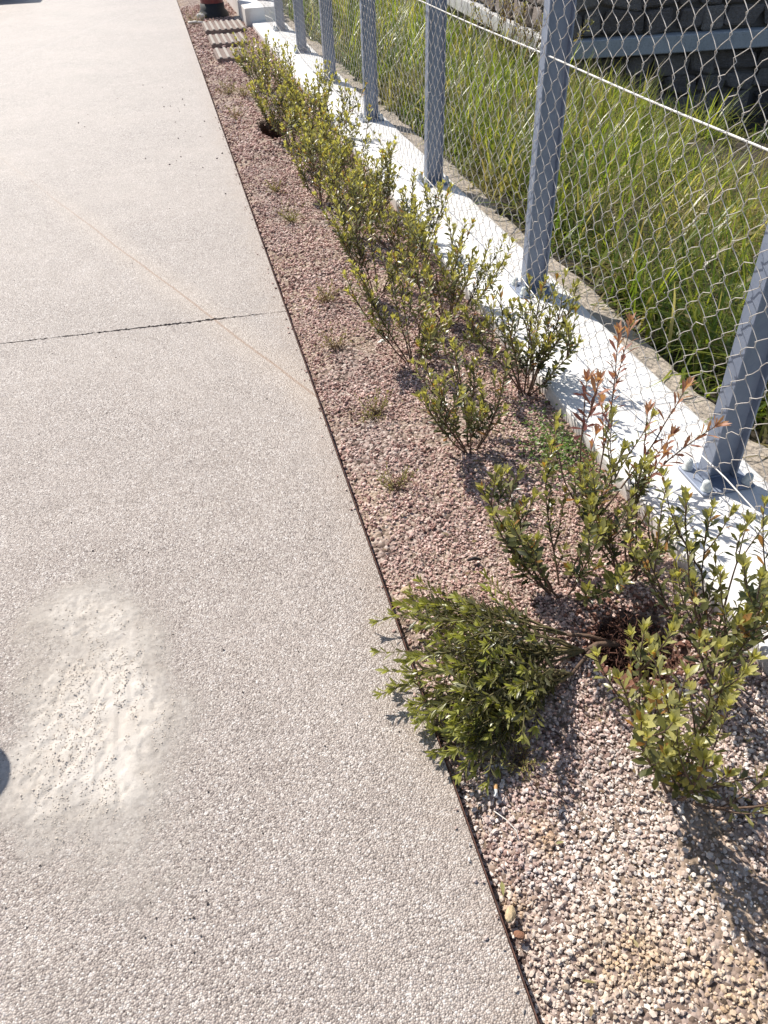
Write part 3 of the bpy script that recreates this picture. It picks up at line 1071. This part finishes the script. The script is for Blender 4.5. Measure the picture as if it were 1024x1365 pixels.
def shrub(loc, label, h_=0.45, r=0.17, stems=6, seed=1, lean=(0, 0), twigs=3, step=0.0095, L0=0.030, single=False, red=False, t0=0.36, base_age=0.0):
    rng = np.random.default_rng(seed)
    h, stems, L0 = h_, stems + 1, L0 * 1.16
    z0 = float(bed_z(loc[0], loc[1]))
    root = empty('shrub', (loc[0], loc[1], z0))
    tag(root, label, 'shrub', 'young shrubs planted in rows along the fence')
    allv = []
    for s_ in range(stems):
        a = s_ * 2 * PI / stems + rng.uniform(-.5, .5)
        rr = r * rng.uniform(0.35, 1.1)
        hh = h * rng.uniform(0.72, 1.05) * (1 - 0.18 * rr / r) * (0.72 if red and s_ % 2 else 1)
        d0 = np.array((math.cos(a) * rr * 1.5 + lean[0], math.sin(a) * rr * 1.5 + lean[1], hh * 0.75))
        ln = math.hypot(hh, rr) * 1.02
        p0 = np.array((math.cos(a) * 0.010, math.sin(a) * 0.010, -0.02))
        pts = curve_stem(p0, d0, ln, rng, 0.42, 0.14)
        wood = MB(); wood.tube(pts, np.linspace(0.0036, 0.0013, len(pts)) * rng.uniform(0.8, 1.15), 6)
        is_red = red and s_ % 2 == 0
        lv = [leaves_on(pts, ln, rng, t0 if rng.random() > 0.16 else 0.86, step * 1.0, L0 * (1.12 if is_red else 1), 0.235 if is_red else 0.30, 9, base_age=base_age)]
        for q in range(twigs + 1 + int(rng.integers(0, 3))):
            tt = rng.uniform(0.18, 0.86)
            P, T = sample(pts, np.array([tt]))
            aa = rng.uniform(0, 2 * PI)
            sd = unit(T[0] * 0.8 + np.array((math.cos(aa), math.sin(aa), 0.25)) * 0.62)
            tl = rng.uniform(0.08, 0.19) * (h / 0.45)
            tp = curve_stem(P[0], sd, tl, rng, 0.45, 0.12, 6)
            wood.tube(tp, np.linspace(0.0019, 0.0010, 6), 5)
            lv.append(leaves_on(tp, tl, rng, 0.15, step * 0.95, L0 * (1.1 if is_red else 0.92), 0.235 if is_red else 0.30, 8, base_age=base_age))
        br = wood.build('branch', M['bark'], root, smooth=True, fix=False)
        lv = cat(lv)
        if is_red:
            foliage('leaves', lv, M['redleaf'], br); br['label'] = 'withered branch with reddish brown leaves'
        elif single:
            allv.append(lv)
        else:
            foliage('leaves', lv, M['leaf'], br)
    if allv: leaf_objects(cat(allv), root)
    return root


near_shrub = shrub((0.765, 0.70), 'bright green shrub in full sun nearest the camera, in front of the hole', 0.41, 0.20, 11, 31, (0.03, 0.0), 3, 0.0102, 0.031, True, base_age=0.26)
shrub((1.035, 0.97), 'tall shrub overlapping the white kerb, nearest one in the kerb side row', 0.53, 0.19, 10, 12, (0.0, 0.02), 3, 0.0105, 0.031, True, base_age=0.02)
shrub((0.77, 1.29), 'shrub spreading left behind the uprooted one, on the path side', 0.40, 0.18, 7, 13, (-0.08, 0.05), 3, 0.0074, 0.031, True)
shrub((0.985, 1.31), 'low shrub just beyond the dark hole, beside the white kerb', 0.36, 0.14, 7, 14, (-0.02, 0.05), 3, 0.0080, 0.029)
shrub((0.99, 1.55), 'half withered shrub with reddish brown leaves leaning over the white kerb', 0.62, 0.18, 6, 15, (0.09, 0.03), 0, 0.0100, 0.036, red=True)
shrub((0.755, 1.98), 'small open shrub alone in the gravel, level with the green clover patch', 0.42, 0.15, 7, 16, (-0.03, 0.0), 3, 0.0076)
shrub((1.075, 2.28), 'dark bushy shrub against the kerb in front of the second fence post', 0.46, 0.17, 9, 17, (0.02, 0.0), 3, 0.0074)
ordinal = ['third', 'fourth', 'fifth', 'sixth', 'seventh', 'eighth', 'ninth', 'tenth', 'eleventh', 'twelfth', 'thirteenth']
for k, y in enumerate([2.62, 3.27, 3.95, 4.6, 5.25, 5.9, 6.55, 7.2, 7.84]):
    far = y > 4.4
    nm = ['fourth', 'fifth', 'sixth', 'seventh', 'eighth', 'ninth', 'tenth', 'eleventh', 'last and farthest'][k]
    shrub((0.765 + random.uniform(-.03, .04), y), f'yellow green shrub, {nm} from the camera in the path side row', random.uniform(.42, .52), random.uniform(.17, .21), 8, 40 + k, (random.uniform(-.03, .06), 0), 3,
          0.0070 if not far else 0.0092, 0.031 if not far else 0.035, base_age=0.15)
for k, y in enumerate([2.92, 3.6, 4.3, 5.0, 5.75, 6.5]):
    far = y > 4.4
    nm = ['fifth', 'sixth', 'seventh', 'eighth', 'ninth', 'last and farthest'][k]
    shrub((1.00 + random.uniform(-.04, .03), y), f'yellow green shrub, {nm} from the camera in the kerb side row', random.uniform(.40, .5), random.uniform(.16, .19), 7, 70 + k, (random.uniform(-.05, .03), 0), 3,
          0.0072 if not far else 0.0098, 0.031 if not far else 0.035, base_age=0.12)

# the uprooted shrub, lying over the gravel and the path edge
rng = np.random.default_rng(77)
ROOT = (0.785, 1.075)
fal = empty('uprooted_shrub', (ROOT[0], ROOT[1], 0.0))
tag(fal, 'uprooted shrub lying on its side across the gravel onto the path edge', 'shrub')
tr_ = MB()
tr_.tube([(0.075, 0.005, -0.035), (0.03, 0.004, 0.012), (-0.02, 0.0, 0.030), (-0.06, -0.012, 0.032)], [0.009, 0.0085, 0.007, 0.006], 8)
tr_.tube([(0.03, 0.004, 0.012), (-0.03, 0.03, 0.032), (-0.08, 0.045, 0.035)], [0.006, 0.005, 0.0045], 7)
tr_.tube([(-0.02, 0.0, 0.030), (-0.065, -0.030, 0.033), (-0.115, -0.065, 0.03)], [0.006, 0.005, 0.004], 7)
tr_.build('trunk', M['bark'], fal, smooth=True)
ends = [(-0.40, -0.20, 0.03), (-0.42, -0.245, 0.025), (-0.44, -0.15, 0.03), (-0.29, -0.155, 0.05), (-0.40, -0.08, 0.04), (-0.30, -0.06, 0.10), (-0.33, -0.13, 0.03), (-0.43, 0.03, 0.03), (-0.37, 0.22, 0.03), (-0.47, -0.04, 0.03), (-0.50, -0.10, 0.03), (-0.45, 0.262, 0.03), (-0.44, 0.215, 0.06), (-0.40, 0.19, 0.09), (-0.42, 0.15, 0.05), (-0.43, 0.10, 0.13), (-0.47, 0.05, 0.07), (-0.50, 0.01, 0.11), (-0.54, -0.01, 0.05), (-0.50, -0.05, 0.13),
        (-0.46, -0.10, 0.06), (-0.50, -0.13, 0.09), (-0.44, -0.16, 0.12), (-0.45, -0.20, 0.05), (-0.455, -0.25, 0.035), (-0.37, -0.195, 0.07), (-0.30, -0.15, 0.14), (-0.36, 0.0, 0.16), (-0.36, 0.12, 0.05)]
for k, e in enumerate(ends):
    e = np.array(e)
    s0 = np.array((-0.08, 0.045, 0.035)) if e[1] > 0.12 else (np.array((-0.115, -0.065, 0.03)) if e[1] < -0.12 else np.array((-0.06, -0.012, 0.032)))
    mid = s0 * 0.5 + e * 0.5 + np.array((0, 0.02, 0.02 + 0.03 * rng.random())) + rng.normal(0, 0.012, 3)
    tt = np.linspace(0, 1, 10)[:, None]
    pts = s0 * (1 - tt) ** 2 + 2 * mid * tt * (1 - tt) + e * tt ** 2
    pts[1:-1] += rng.normal(0, 0.003, (8, 3))
    ln = float(np.linalg.norm(e - s0)) * 1.05
    wood = MB(); wood.tube(pts, np.linspace(0.0034, 0.0012, 10), 6)
    lv = [leaves_on(pts, ln, rng, 0.22, 0.0078, 0.038, 0.25, 8, 2.6, (0.75, 0.35), 0.18)]
    for q in range(5):
        t_ = rng.uniform(0.3, 0.85)
        P, T = sample(pts, np.array([t_]))
        sd = unit(T[0] + rng.normal(0, 0.42, 3) * np.array((0.5, 1, 0.6)))
        tl = rng.uniform(0.08, 0.15)
        tp = curve_stem(P[0], sd, tl, rng, 0.02, 0.10, 6)
        tp[:, 2] = np.maximum(tp[:, 2], 0.006)
        wood.tube(tp, np.linspace(0.0018, 0.001, 6), 5)
        lv.append(leaves_on(tp, tl, rng, 0.12, 0.0075, 0.033, 0.25, 7, 2.2, (0.75, 0.35), 0.2))
    lv = cat(lv)
    br = wood.build('branch', M['twigm'], fal, smooth=True, fix=False)
    lv[0][:, 2] = np.maximum(lv[0][:, 2], 0.004)
    tipz = lv[0][:, 2] + lv[1][:, 2] * lv[3]
    lv[1][:, 2] = np.where(tipz < 0.003, np.abs(lv[1][:, 2]) * 0.3, lv[1][:, 2])
    foliage('leaves', lv, M['fallen'], br)
# torn root ball hanging in the hole
rb = MB()
for q in range(420):
    a = rng.uniform(0, 2 * PI); rr = rng.uniform(0.01, 0.075)
    p0 = np.array((0.062 + rng.normal(0, 0.022), 0.01 + rng.normal(0, 0.030), -0.012 + rng.normal(0, 0.016)))
    d = unit((math.cos(a), math.sin(a), rng.uniform(-0.9, 0.8)))
    pts = curve_stem(p0, d, rng.uniform(0.03, 0.10), rng, -0.45, 0.5, 6)
    rb.tube(pts, np.linspace(0.0016, 0.0006, 6), 4, False)
rb.build('root_ball', M['root'], fal, smooth=True, fix=False)

# ------------------------------------------------------------------ weeds and litter in the bed
def weed(loc, label, n=14, h=0.07, seed=0, mat='weedleaf', age=0.3):
    n, h = int(n * 1.5), h * 1.25
    rng = np.random.default_rng(seed)
    root = empty('weed', (loc[0], loc[1], float(bed_z(*loc)) + 0.004))
    tag(root, label, 'weed', 'small weeds growing in the gravel')
    wood = MB(); lv = []
    for s_ in range(n):
        a = rng.uniform(0, 2 * PI)
        d0 = np.array((math.cos(a) * 0.9, math.sin(a) * 0.9, rng.uniform(0.15, 1.3)))
        ln = h * rng.uniform(0.5, 1.2)
        pts = curve_stem((rng.normal(0, 0.008), rng.normal(0, 0.008), 0), d0, ln, rng, 0.1, 0.3, 6)
        wood.tube(pts, np.linspace(0.0013, 0.0006, 6), 4, False)
        lv.append(leaves_on(pts, ln, rng, 0.15, 0.007, 0.015, 0.22, 3, 1.2, (1.0, 0.5), age))
    st = wood.build('stems', M['bark'], root, fix=False)
    foliage('leaves', cat(lv), M[mat], root)


weed((0.508, 3.27), 'dry brown weed in the gravel, level with the path joint', 18, 0.07, 1)
weed((0.469, 2.82), 'dry brown weed with thin upright stalks, just in front of the joint', 14, 0.075, 2, age=0.1)
weed((0.50, 2.29), 'olive green weed clump in the middle of the open gravel', 20, 0.075, 3, age=0.6)
weed((0.455, 1.86), 'pale green weed sprig nearest the path slab corner, with reddish base', 14, 0.07, 4, age=0.7)
weed((0.514, 4.9), 'brown weed left of the fifth shrub', 16, 0.08, 5)
weed((0.51, 4.35), 'green weed clump close to the row of shrubs, past the joint', 20, 0.09, 6, age=0.85)
weed((0.48, 7.76), 'green weed clump near the path edge in front of the ribbed pavers', 20, 0.10, 7, age=0.7)
weed((0.60, 7.6), 'brown weed between the path edge and the farthest shrub', 16, 0.10, 8, age=0.4)
weed((0.47, 0.84), 'grey green dry weed under the uprooted shrub beside the cigarette butt', 18, 0.055, 9, age=0.45)
weed((0.44, 12.2), 'green weed tuft left of the red post', 26, 0.14, 10, age=0.9)
weed((0.46, 6.9), 'brown weed tuft beside the path, far down the bed', 14, 0.09, 11, age=0.2)

# clover at the foot of the kerb
cl = []
for q in range(800):
    x = rng.normal(1.045, 0.065); y = rng.normal(1.88, 0.12)
    if x > KERB_L - 0.012: continue
    a = rng.uniform(0, 2 * PI)
    z = float(bed_z(x, y)) + rng.uniform(0.005, 0.035)
    d = unit((math.cos(a), math.sin(a), rng.uniform(-0.2, 0.6)))
    cl.append([np.array([[x, y, z]]), d[None], unit((rng.normal(0, .4), rng.normal(0, .4), 1))[None], np.array([rng.uniform(.010, .017)]), np.array([rng.uniform(.007, .011)]), np.array([rng.uniform(0.2, 1)]), rng.random(1)])
o = foliage('clover', cat(cl), M['clover'], None)
tag(o, 'bright green clover growing at the foot of the white kerb', 'clover', kind='stuff')

# cigarette butt
bt = empty('cigarette_butt', (0.398, 0.79, float(bed_z(0.398, 0.79)) + 0.019), math.radians(70))
tag(bt, 'cigarette butt lying on the gravel below the uprooted shrub', 'cigarette butt')
b = MB(); b.tube([(-0.013, 0, -0.002), (0.002, 0, 0)], 0.0041, 10); b.build('paper', plain('butt_paper', (0.78, 0.77, 0.75), 0.8, var=0.06), bt, smooth=False)
b = MB(); b.tube([(0.002, 0, 0), (0.014, 0, 0.001)], 0.0042, 10); b.build('filter', plain('butt_filter', (0.58, 0.33, 0.14), 0.8, var=0.15, scale=200), bt)

b = MB(); b.tube([(0.565, 1.462, 0.012), (0.585, 1.463, 0.014), (0.603, 1.455, 0.011)], [0.004, 0.0055, 0.003], 7)
tag(b.build('twig', plain('charred_twig', (0.03, 0.024, 0.024), 0.85), smooth=True), 'short black twig on the gravel above the uprooted shrub', 'twig')
b = MB(); b.tube([(0.375, 0.742, 0.012), (0.392, 0.715, 0.016), (0.404, 0.69, 0.013), (0.402, 0.672, 0.010)], 0.0011, 5)
tag(b.build('straw', plain('dry_straw', (0.72, 0.68, 0.62), 0.6), smooth=True), 'thin pale bent straw on the gravel near the cigarette butt', 'straw')


def rock(name, loc, size, mat, label, cat_, seed, sx=1.0):
    r2 = np.random.default_rng(seed)
    import bmesh
    bm = bmesh.new(); bmesh.ops.create_icosphere(bm, subdivisions=2, radius=1)
    for v in bm.verts:
        c = v.co
        k = 1 + 0.28 * (vnoise(c.x * 1.3 + seed, c.y * 1.3 + c.z, 1.5, seed) - 0.5)
        v.co = Vector((c.x * k * sx, c.y * k * 0.72, c.z * k * 0.6)) * size
    me = bpy.data.meshes.new(name); bm.to_mesh(me); bm.free()
    o = link(name, me, mat); o.location = loc; o.rotation_euler = (0.1, 0.15, r2.uniform(0, 3))
    return tag(o, label, cat_)


M['ystone'] = plain('ochre_stone', (0.50, 0.38, 0.23), 0.85, var=0.25, scale=120, bump=0.5)
M['bstone'] = plain('brown_clod', (0.27, 0.13, 0.075), 0.9, var=0.3, scale=120, bump=0.6)
rock('stone', (0.372, 1.405, 0.004), 0.015, M['ystone'], 'ochre stone beside the path edge, above the uprooted shrub', 'stone', 3, 1.3)
rock('stone', (0.340, 0.510, -0.004), 0.011, M['bstone'], 'reddish brown clod against the rusty edging, foot of the picture', 'stone', 5)
rock('stone', (0.337, 0.548, -0.003), 0.013, M['ystone'], 'tan clod against the rusty edging beside a dry leaf', 'stone', 8, 1.4)
lv = [np.array([[0.332, 0.575, 0.014]]), unit((0.25, 0.9, 0.1))[None], np.array([[0.1, 0, 1.0]]), np.array([0.03]), np.array([0.010]), np.array([0.8]), np.array([0.2])]
tag(foliage('dead_leaf', lv, M['weedleaf'], None), 'curled pale dead leaf by the rusty edging strip', 'leaf')
lv = [np.array([[0.655, 0.80, 0.245]] * 3) - np.array(near_shrub.location)[None], np.stack([unit((0.1, 0.5, 0.9)), unit((0.8, 0.3, 0.3)), unit((0.7, -0.2, 0.1))]), np.array([[-0.5, -0.4, 0.6]] * 3), np.array([0.032, 0.034, 0.03]), np.array([0.011] * 3), np.array([0.9] * 3), np.array([0.6] * 3)]
foliage('leaves', lv, M['redleaf'], near_shrub)['label'] = 'orange withered leaf tuft'

# loose dead leaves and bits of litter in the gravel
dl = []
for q in range(420):
    y = rng.uniform(0.25, 4.2)
    x = rng.uniform(0.36, 1.10) if q % 3 == 0 else float(np.clip(rng.normal(0.88, 0.16), 0.36, 1.11))
    a = rng.uniform(0, 2 * PI)
    dl.append([np.array([[x, y, float(bed_z(x, y)) + 0.010]]), unit((math.cos(a), math.sin(a), rng.uniform(-.1, .35)))[None], unit((rng.normal(0, .5), rng.normal(0, .5), 1))[None],
               np.array([rng.uniform(.010, .026)]), np.array([rng.uniform(.003, .008)]), np.array([rng.uniform(0, 1)]), rng.random(1)])
tag(foliage('leaf_litter', cat(dl), M['weedleaf'], None), 'small dry leaves scattered through the gravel', 'leaf litter', kind='stuff')

# ------------------------------------------------------------------ ribbed pavers and red post at the far end of the bed
M['paver'] = mat_concrete('paver_brown', (0.19, 0.14, 0.12), (0.27, 0.205, 0.18), 9, 0.4)
M['paver_rib'] = mat_concrete('paver_rib', (0.34, 0.30, 0.265), (0.44, 0.40, 0.36), 9, 0.3)
for k, (y0, y1, x0, x1, lb) in enumerate(((9.22, 9.83, 0.505, 0.83, 'ribbed brown paver nearest the camera, half hidden by the farthest shrub'), (10.18, 10.84, 0.515, 0.935, 'middle one of three ribbed brown pavers set in the gravel'),
                                          (11.16, 11.9, 0.515, 1.02, 'farthest and widest ribbed brown paver, in front of the red post'))):
    pv = empty('ribbed_paver', (x0, y0, float(bed_z(0.7, y0)) + 0.01))
    tag(pv, lb, 'paver', 'ribbed pavers set in the gravel')
    b = MB(); b.box(0, x1 - x0, 0, y1 - y0, -0.05, 0.035, 0.004); b.build('slab', M['paver'], pv)
    nr = int((x1 - x0) / 0.066)
    for q in range(nr):
        xx = (q + 0.5) * (x1 - x0) / nr
        b = MB(); b.box(xx - 0.016, xx + 0.014, 0.004, y1 - y0 - 0.004, 0.0352, 0.047, 0.004)
        b.build('rib', M['paver_rib'], pv)

rp = empty('bollard', (0.735, 12.75, 0.0))
tag(rp, 'dark red round post with a black foot at the far end of the bed', 'bollard')
v, q = lathe([(0.155, 0.14), (0.155, 0.92), (0.15, 0.96), (0.11, 1.01), (0.001, 1.03)], 28)
b = MB(); b.add(v, [q]); b.build('shaft', plain('dark_red_paint', (0.16, 0.022, 0.022), 0.4, var=0.2, scale=8), rp, smooth=True)
v, q = lathe([(0.21, -0.05), (0.21, 0.03), (0.19, 0.06), (0.165, 0.09), (0.163, 0.16), (0.156, 0.16)], 28)
b = MB(); b.add(v, [q]); b.build('foot', plain('black_rubber', (0.018, 0.017, 0.018), 0.6), rp, smooth=True)
rock('stone', (0.55, 12.55, 0.03), 0.075, plain('pale_stone', (0.55, 0.53, 0.51), 0.8), 'pale grey stone leaning on the foot of the red post', 'stone', 12, 0.8)
b = MB(); b.box(0.98, 1.25, 12.1, 12.45, -0.03, 0.03, 0.008, 0.008)
tag(b.build('concrete_slab', M['footing']), 'broken pale concrete slab between the red post and the taller kerb', 'slab')
b = MB(); b.tube([(0.36, 12.15, 0.02), (0.46, 12.1, 0.03), (0.56, 11.98, 0.025)], 0.016, 6)
tag(b.build('stick', plain('pale_stick', (0.62, 0.57, 0.52), 0.7), smooth=True), 'pale stick lying left of the farthest ribbed paver', 'stick')

# ------------------------------------------------------------------ the plot beyond the fence
def lot_z(x, y):
    x, y = np.asarray(x, float), np.asarray(y, float)
    z = -0.03 - 0.48 * sstep(1.7, 4.4, x) + 0.10 * (fnoise(x, y, 0.7, 61) - 0.5)
    ditch = sstep(4.7, 5.6, x + 0.25 * (y - 8.0) * (y < 8)) * sstep(4.2, 6.2, y)
    return z - 0.75 * ditch


xs = np.concatenate([np.arange(1.60, 7, 0.12), np.linspace(7, 70, 40)])
ys = np.concatenate([np.linspace(-30, 0, 20), np.arange(0.1, 17, 0.15), np.linspace(17.2, 90, 30)])
V, Q = grid(xs, ys, lot_z)
tag(link('plot_ground', make_mesh('plot_ground', V, [Q], True), M['lot']), kind='structure')

# long grass
def grass_field():
    px, py, paz, pth = [], [], [], []
    for x0, x1, y0, y1, dens, per in ((1.69, 3.2, -0.3, 3.2, 46, 12), (1.69, 4.0, 3.2, 7.0, 40, 13), (1.69, 2.05, 0.2, 9.0, 85, 13), (1.70, 3.9, 0.6, 7.5, 42, 10), (3.2, 4.8, 1.2, 3.2, 34, 14), (4.0, 6.3, 2.8, 9.4, 32, 14), (1.64, 4.0, 7.0, 12.0, 34, 16), (1.64, 4.5, 12.0, 18.0, 22, 22), (4.0, 4.5, 7.0, 12.0, 26, 22)):
        n = int((x1 - x0) * (y1 - y0) * dens)
        cx, cy = RNG.uniform(x0, x1, n), RNG.uniform(y0, y1, n)
        k = np.maximum(6, (per * RNG.uniform(0.5, 1.5, n)).astype(int))
        cx, cy = np.repeat(cx, k), np.repeat(cy, k)
        taz = np.repeat(RNG.uniform(0, 2 * PI, n), k)
        a = RNG.uniform(0, 2 * PI, len(cx))
        r_ = np.abs(RNG.normal(0, 0.045, len(cx)))
        px.append(cx + r_ * np.cos(a)); py.append(cy + r_ * np.sin(a))
        paz.append(np.where(RNG.random(len(a)) < 0.4, taz + RNG.normal(0, 0.5, len(a)), a + RNG.normal(0, 0.7, len(a))))
    x, y, az = np.concatenate(px), np.concatenate(py), np.concatenate(paz)
    dark = sstep(4.6, 5.3, x + 0.25 * (y - 8.0) * (y < 8)) * sstep(4.2, 5.6, y)
    keep = (RNG.random(len(x)) > dark) & (x > 1.665)
    keep &= RNG.random(len(x)) < 0.62 + 0.38 * sstep(0.30, 0.46, fnoise(x, y, 1.7, 71))
    x, y, az = x[keep], y[keep], az[keep]
    n = len(x)
    z = lot_z(x, y)
    edge = sstep(1.62, 1.95, x)
    L = (0.20 + 0.36 * fnoise(x, y, 1.3, 72) + 0.20 * RNG.random(n) ** 2) * (0.72 + 0.28 * edge) * (1 + 0.25 * sstep(7, 11, y))
    short = RNG.random(n) < 0.30
    L = np.where(short, L * 0.5, L)
    lean0 = RNG.uniform(0.0, 0.8, n) + short * 0.4
    bend = np.abs(RNG.normal(1.15, 1.0, n))
    near = sstep(1.95, 1.68, x)
    az = np.where(RNG.random(n) < near * 0.75, RNG.normal(0, 1.0, n), az)
    w = RNG.uniform(0.007, 0.022, n) * RNG.choice([0.3, 0.7, 1.0], n) * (1 + 0.5 * sstep(6, 12, y))
    S = 4
    ca, sa = np.cos(az), np.sin(az)
    side = np.stack([-sa, ca, np.zeros(n)], -1)
    P = np.stack([x, y, z - 0.01], -1)
    rows = []
    for k in range(S + 1):
        t = k / S
        ww = w * (1 - t ** 1.7) * (0.75 + 0.5 * t) * 0.5
        if k == S: rows.append(P[:, None].copy()); break
        rows.append(np.stack([P - side * ww[:, None], P + side * ww[:, None]], 1))
        th = lean0 + bend * (t + 0.5 / S) * 1.5
        P = P + np.stack([ca * np.sin(th), sa * np.sin(th), np.cos(th)], -1) * (L / S)[:, None]
        P[:, 2] = np.maximum(P[:, 2], z + 0.015)
    V = np.concatenate(rows, 1)          # n, 2*S+1, 3
    nv = 2 * S + 1
    Q = np.array([(2 * k, 2 * k + 1, 2 * k + 3, 2 * k + 2) for k in range(S - 1)])
    T = np.array([(2 * S - 2, 2 * S - 1, 2 * S)])
    off = (np.arange(n) * nv)[:, None, None]
    dryness = np.clip(sstep(0.60, 0.74, fnoise(x, y, 1.9, 74)) * 0.8 + (RNG.random(n) < 0.20) * 0.85, 0, 1)
    dp = np.exp(-(((x - 3.0) / 0.45) ** 2 + ((y - 3.9) / 0.4) ** 2))
    dryness = np.clip(dryness + (RNG.random(n) < dp) * 0.9, 0, 1)
    rnd = np.clip(RNG.random(n) * 0.75 + 0.5 * (fnoise(x, y, 1.1, 75) - 0.35), 0, 1)
    age = np.tile(np.repeat(np.linspace(0, 1, S + 1), 2)[:nv], n)
    me = make_mesh('long_grass', V.reshape(-1, 3), [(Q[None] + off).reshape(-1, 4), (T[None] + off).reshape(-1, 3)], True,
                   {'age': age, 'rnd': np.repeat(rnd, nv), 'dry': np.repeat(dryness, nv)})
    print('grass blades', n)
    return tag(link('long_grass', me, M['grass']), 'long wild green grass growing behind the wire fence', 'grass', kind='stuff')


grass_field()

# ------------------------------------------------------------------ stone building beyond the plot
BR = math.radians(-4.5)
bld = empty('stone_building', (4.62, 10.15, -0.2), BR)
tag(bld, 'dark stone building with a projecting concrete ledge beyond the long grass', 'building')
M['stonew'] = mat_rock('wall_stone', [(0.0, (0.25, 0.205, 0.185)), (0.5, (0.36, 0.30, 0.275)), (1.0, (0.48, 0.41, 0.37))])
M['mortar'] = mat_concrete('wall_core', (0.13, 0.11, 0.10), (0.20, 0.17, 0.155), 4, 0.8)
M['render'] = mat_concrete('wall_render', (0.44, 0.37, 0.31), (0.54, 0.46, 0.39), 3, 0.4)
M['ledge'] = mat_concrete('ledge_concrete', (0.44, 0.44, 0.44), (0.56, 0.555, 0.55), 4, 0.4)
b = MB(); b.box(0.14, 9.0, 0.14, 12.0, 0.0, 4.6, 0.01); b.build('wall', M['mortar'], bld)
b = MB(); b.box(0.16, 8.9, 0.2, 11.9, -1.6, -0.205); b.build('plinth', M['mortar'], bld)
b = MB(); b.box(-0.02, 9.1, -0.06, 12.1, -0.2, -0.002, 0.012, 0.004); b.build('ledge', M['ledge'], bld)
b = MB(); b.box(-0.25, 9.3, -0.25, 12.3, 4.6, 4.8, 0.01); b.build('roof', M['ledge'], bld)
stone_vars = []
for k in range(7):
    bb = MB(); bb.box(-0.5, 0.5, -0.5, 0.5, -0.5, 0.5, 0.10, 0.075)
    o = bb.build('stone', M['stonew']); stone_vars.append(o.data); bpy.data.objects.remove(o)


def stone(c, size):
    o = link('stone', random.choice(stone_vars), None, bld, c)
    o.scale = size
    o.scale = (size[0] * random.uniform(.9, 1.04), size[1] * random.uniform(.9, 1.04), size[2] * random.uniform(.82, 1.06))
    o.rotation_euler = (random.uniform(-.05, .05), random.uniform(-.09, .09), random.uniform(-.05, .05) + random.choice((0, PI)))


zrow = 0.015
for row, hrow in enumerate((0.27, 0.22, 0.30, 0.25)):
    x = 0.12
    while x < 4.6:
        wd = random.uniform(0.28, 0.62)
        stone((x + wd / 2, 0.12 + random.uniform(-.012, .012), zrow + hrow / 2), (wd - 0.018, 0.14, hrow - 0.018))
        x += wd
    y = 0.22
    while y < 6.5:
        wd = random.uniform(0.30, 0.65)
        stone((0.12 + random.uniform(-.012, .012), y + wd / 2, zrow + hrow / 2), (0.14, wd - 0.018, hrow - 0.018))
        y += wd
    zrow += hrow
zrow = -0.225
for row, hrow in enumerate((0.26, 0.24, 0.28)):
    x = 0.15
    while x < 4.6:
        wd = random.uniform(0.3, 0.6)
        stone((x + wd / 2, 0.17, zrow - hrow / 2), (wd - 0.02, 0.14, hrow - 0.02))
        x += wd
    zrow -= hrow

# brushwood against the lit side of the building
bw = empty('dry_bush', (4.42, 10.9, float(lot_z(4.42, 10.9))))
tag(bw, 'dry reddish bush growing against the sunlit side of the stone building', 'bush')
rng = np.random.default_rng(5)
wood = MB(); lv = []
for s_ in range(34):
    p0 = (rng.normal(0, 0.10), rng.normal(0, 0.6), 0)
    pts = curve_stem(p0, (rng.normal(0, .35), rng.normal(0, .35), 1.0), rng.uniform(0.6, 1.15), rng, 0.1, 0.25)
    wood.tube(pts, np.linspace(0.006, 0.002, len(pts)), 4, False)
    lv.append(leaves_on(pts, 1.0, rng, 0.35, 0.03, 0.06, 0.35, 4, 1.2, (1.0, 0.5), 0.1))
st = wood.build('stems', M['bark'], bw, fix=False)
foliage('leaves', cat(lv), M['weedleaf'], bw, 'stuff')

# ------------------------------------------------------------------ unseen things added outside the frame to throw two shadows on the path
pb = empty('bollard', (-0.915, 1.545, 0.0))
tag(pb, 'short black dome topped bollard added out of view to cast the shadow at the left of the mortar patch', 'bollard')
v, q = lathe([(0.062, 0.03), (0.062, 0.50), (0.070, 0.505), (0.070, 0.53), (0.062, 0.555), (0.042, 0.578), (0.018, 0.588), (0.001, 0.59)], 24)
b = MB(); b.add(v, [q]); b.build('shaft', plain('black_paint', (0.02, 0.02, 0.022), 0.4), pb, smooth=True)
v, q = lathe([(0.11, 0.002), (0.11, 0.016), (0.07, 0.03), (0.062, 0.031)], 24)
b = MB(); b.add(v, [q]); b.build('foot', plain('black_iron', (0.025, 0.024, 0.025), 0.6), pb, smooth=True)

pn = empty('shadow_planter', (-2.75, 17.0, 0.0))
tag(pn, 'square concrete planter added out of view to cast the far shadow on the path', 'shadow_planter')
b = MB(); b.box(-0.5, 0.5, -0.5, 0.5, 0.002, 0.85, 0.02); b.build('box', M['ledge'], pn)
b = MB(); b.box(-0.53, 0.53, -0.53, 0.53, 0.852, 0.93, 0.015); b.build('rim', M['ledge'], pn)
b = MB(); b.box(-0.44, 0.44, -0.44, 0.44, 0.93, 0.95); b.build('soil', M['lot'], pn)
print('objects', len(bpy.data.objects), 'tris', sum(len(o.data.loops) - 2 * len(o.data.polygons) for o in bpy.data.objects if o.type == 'MESH'))
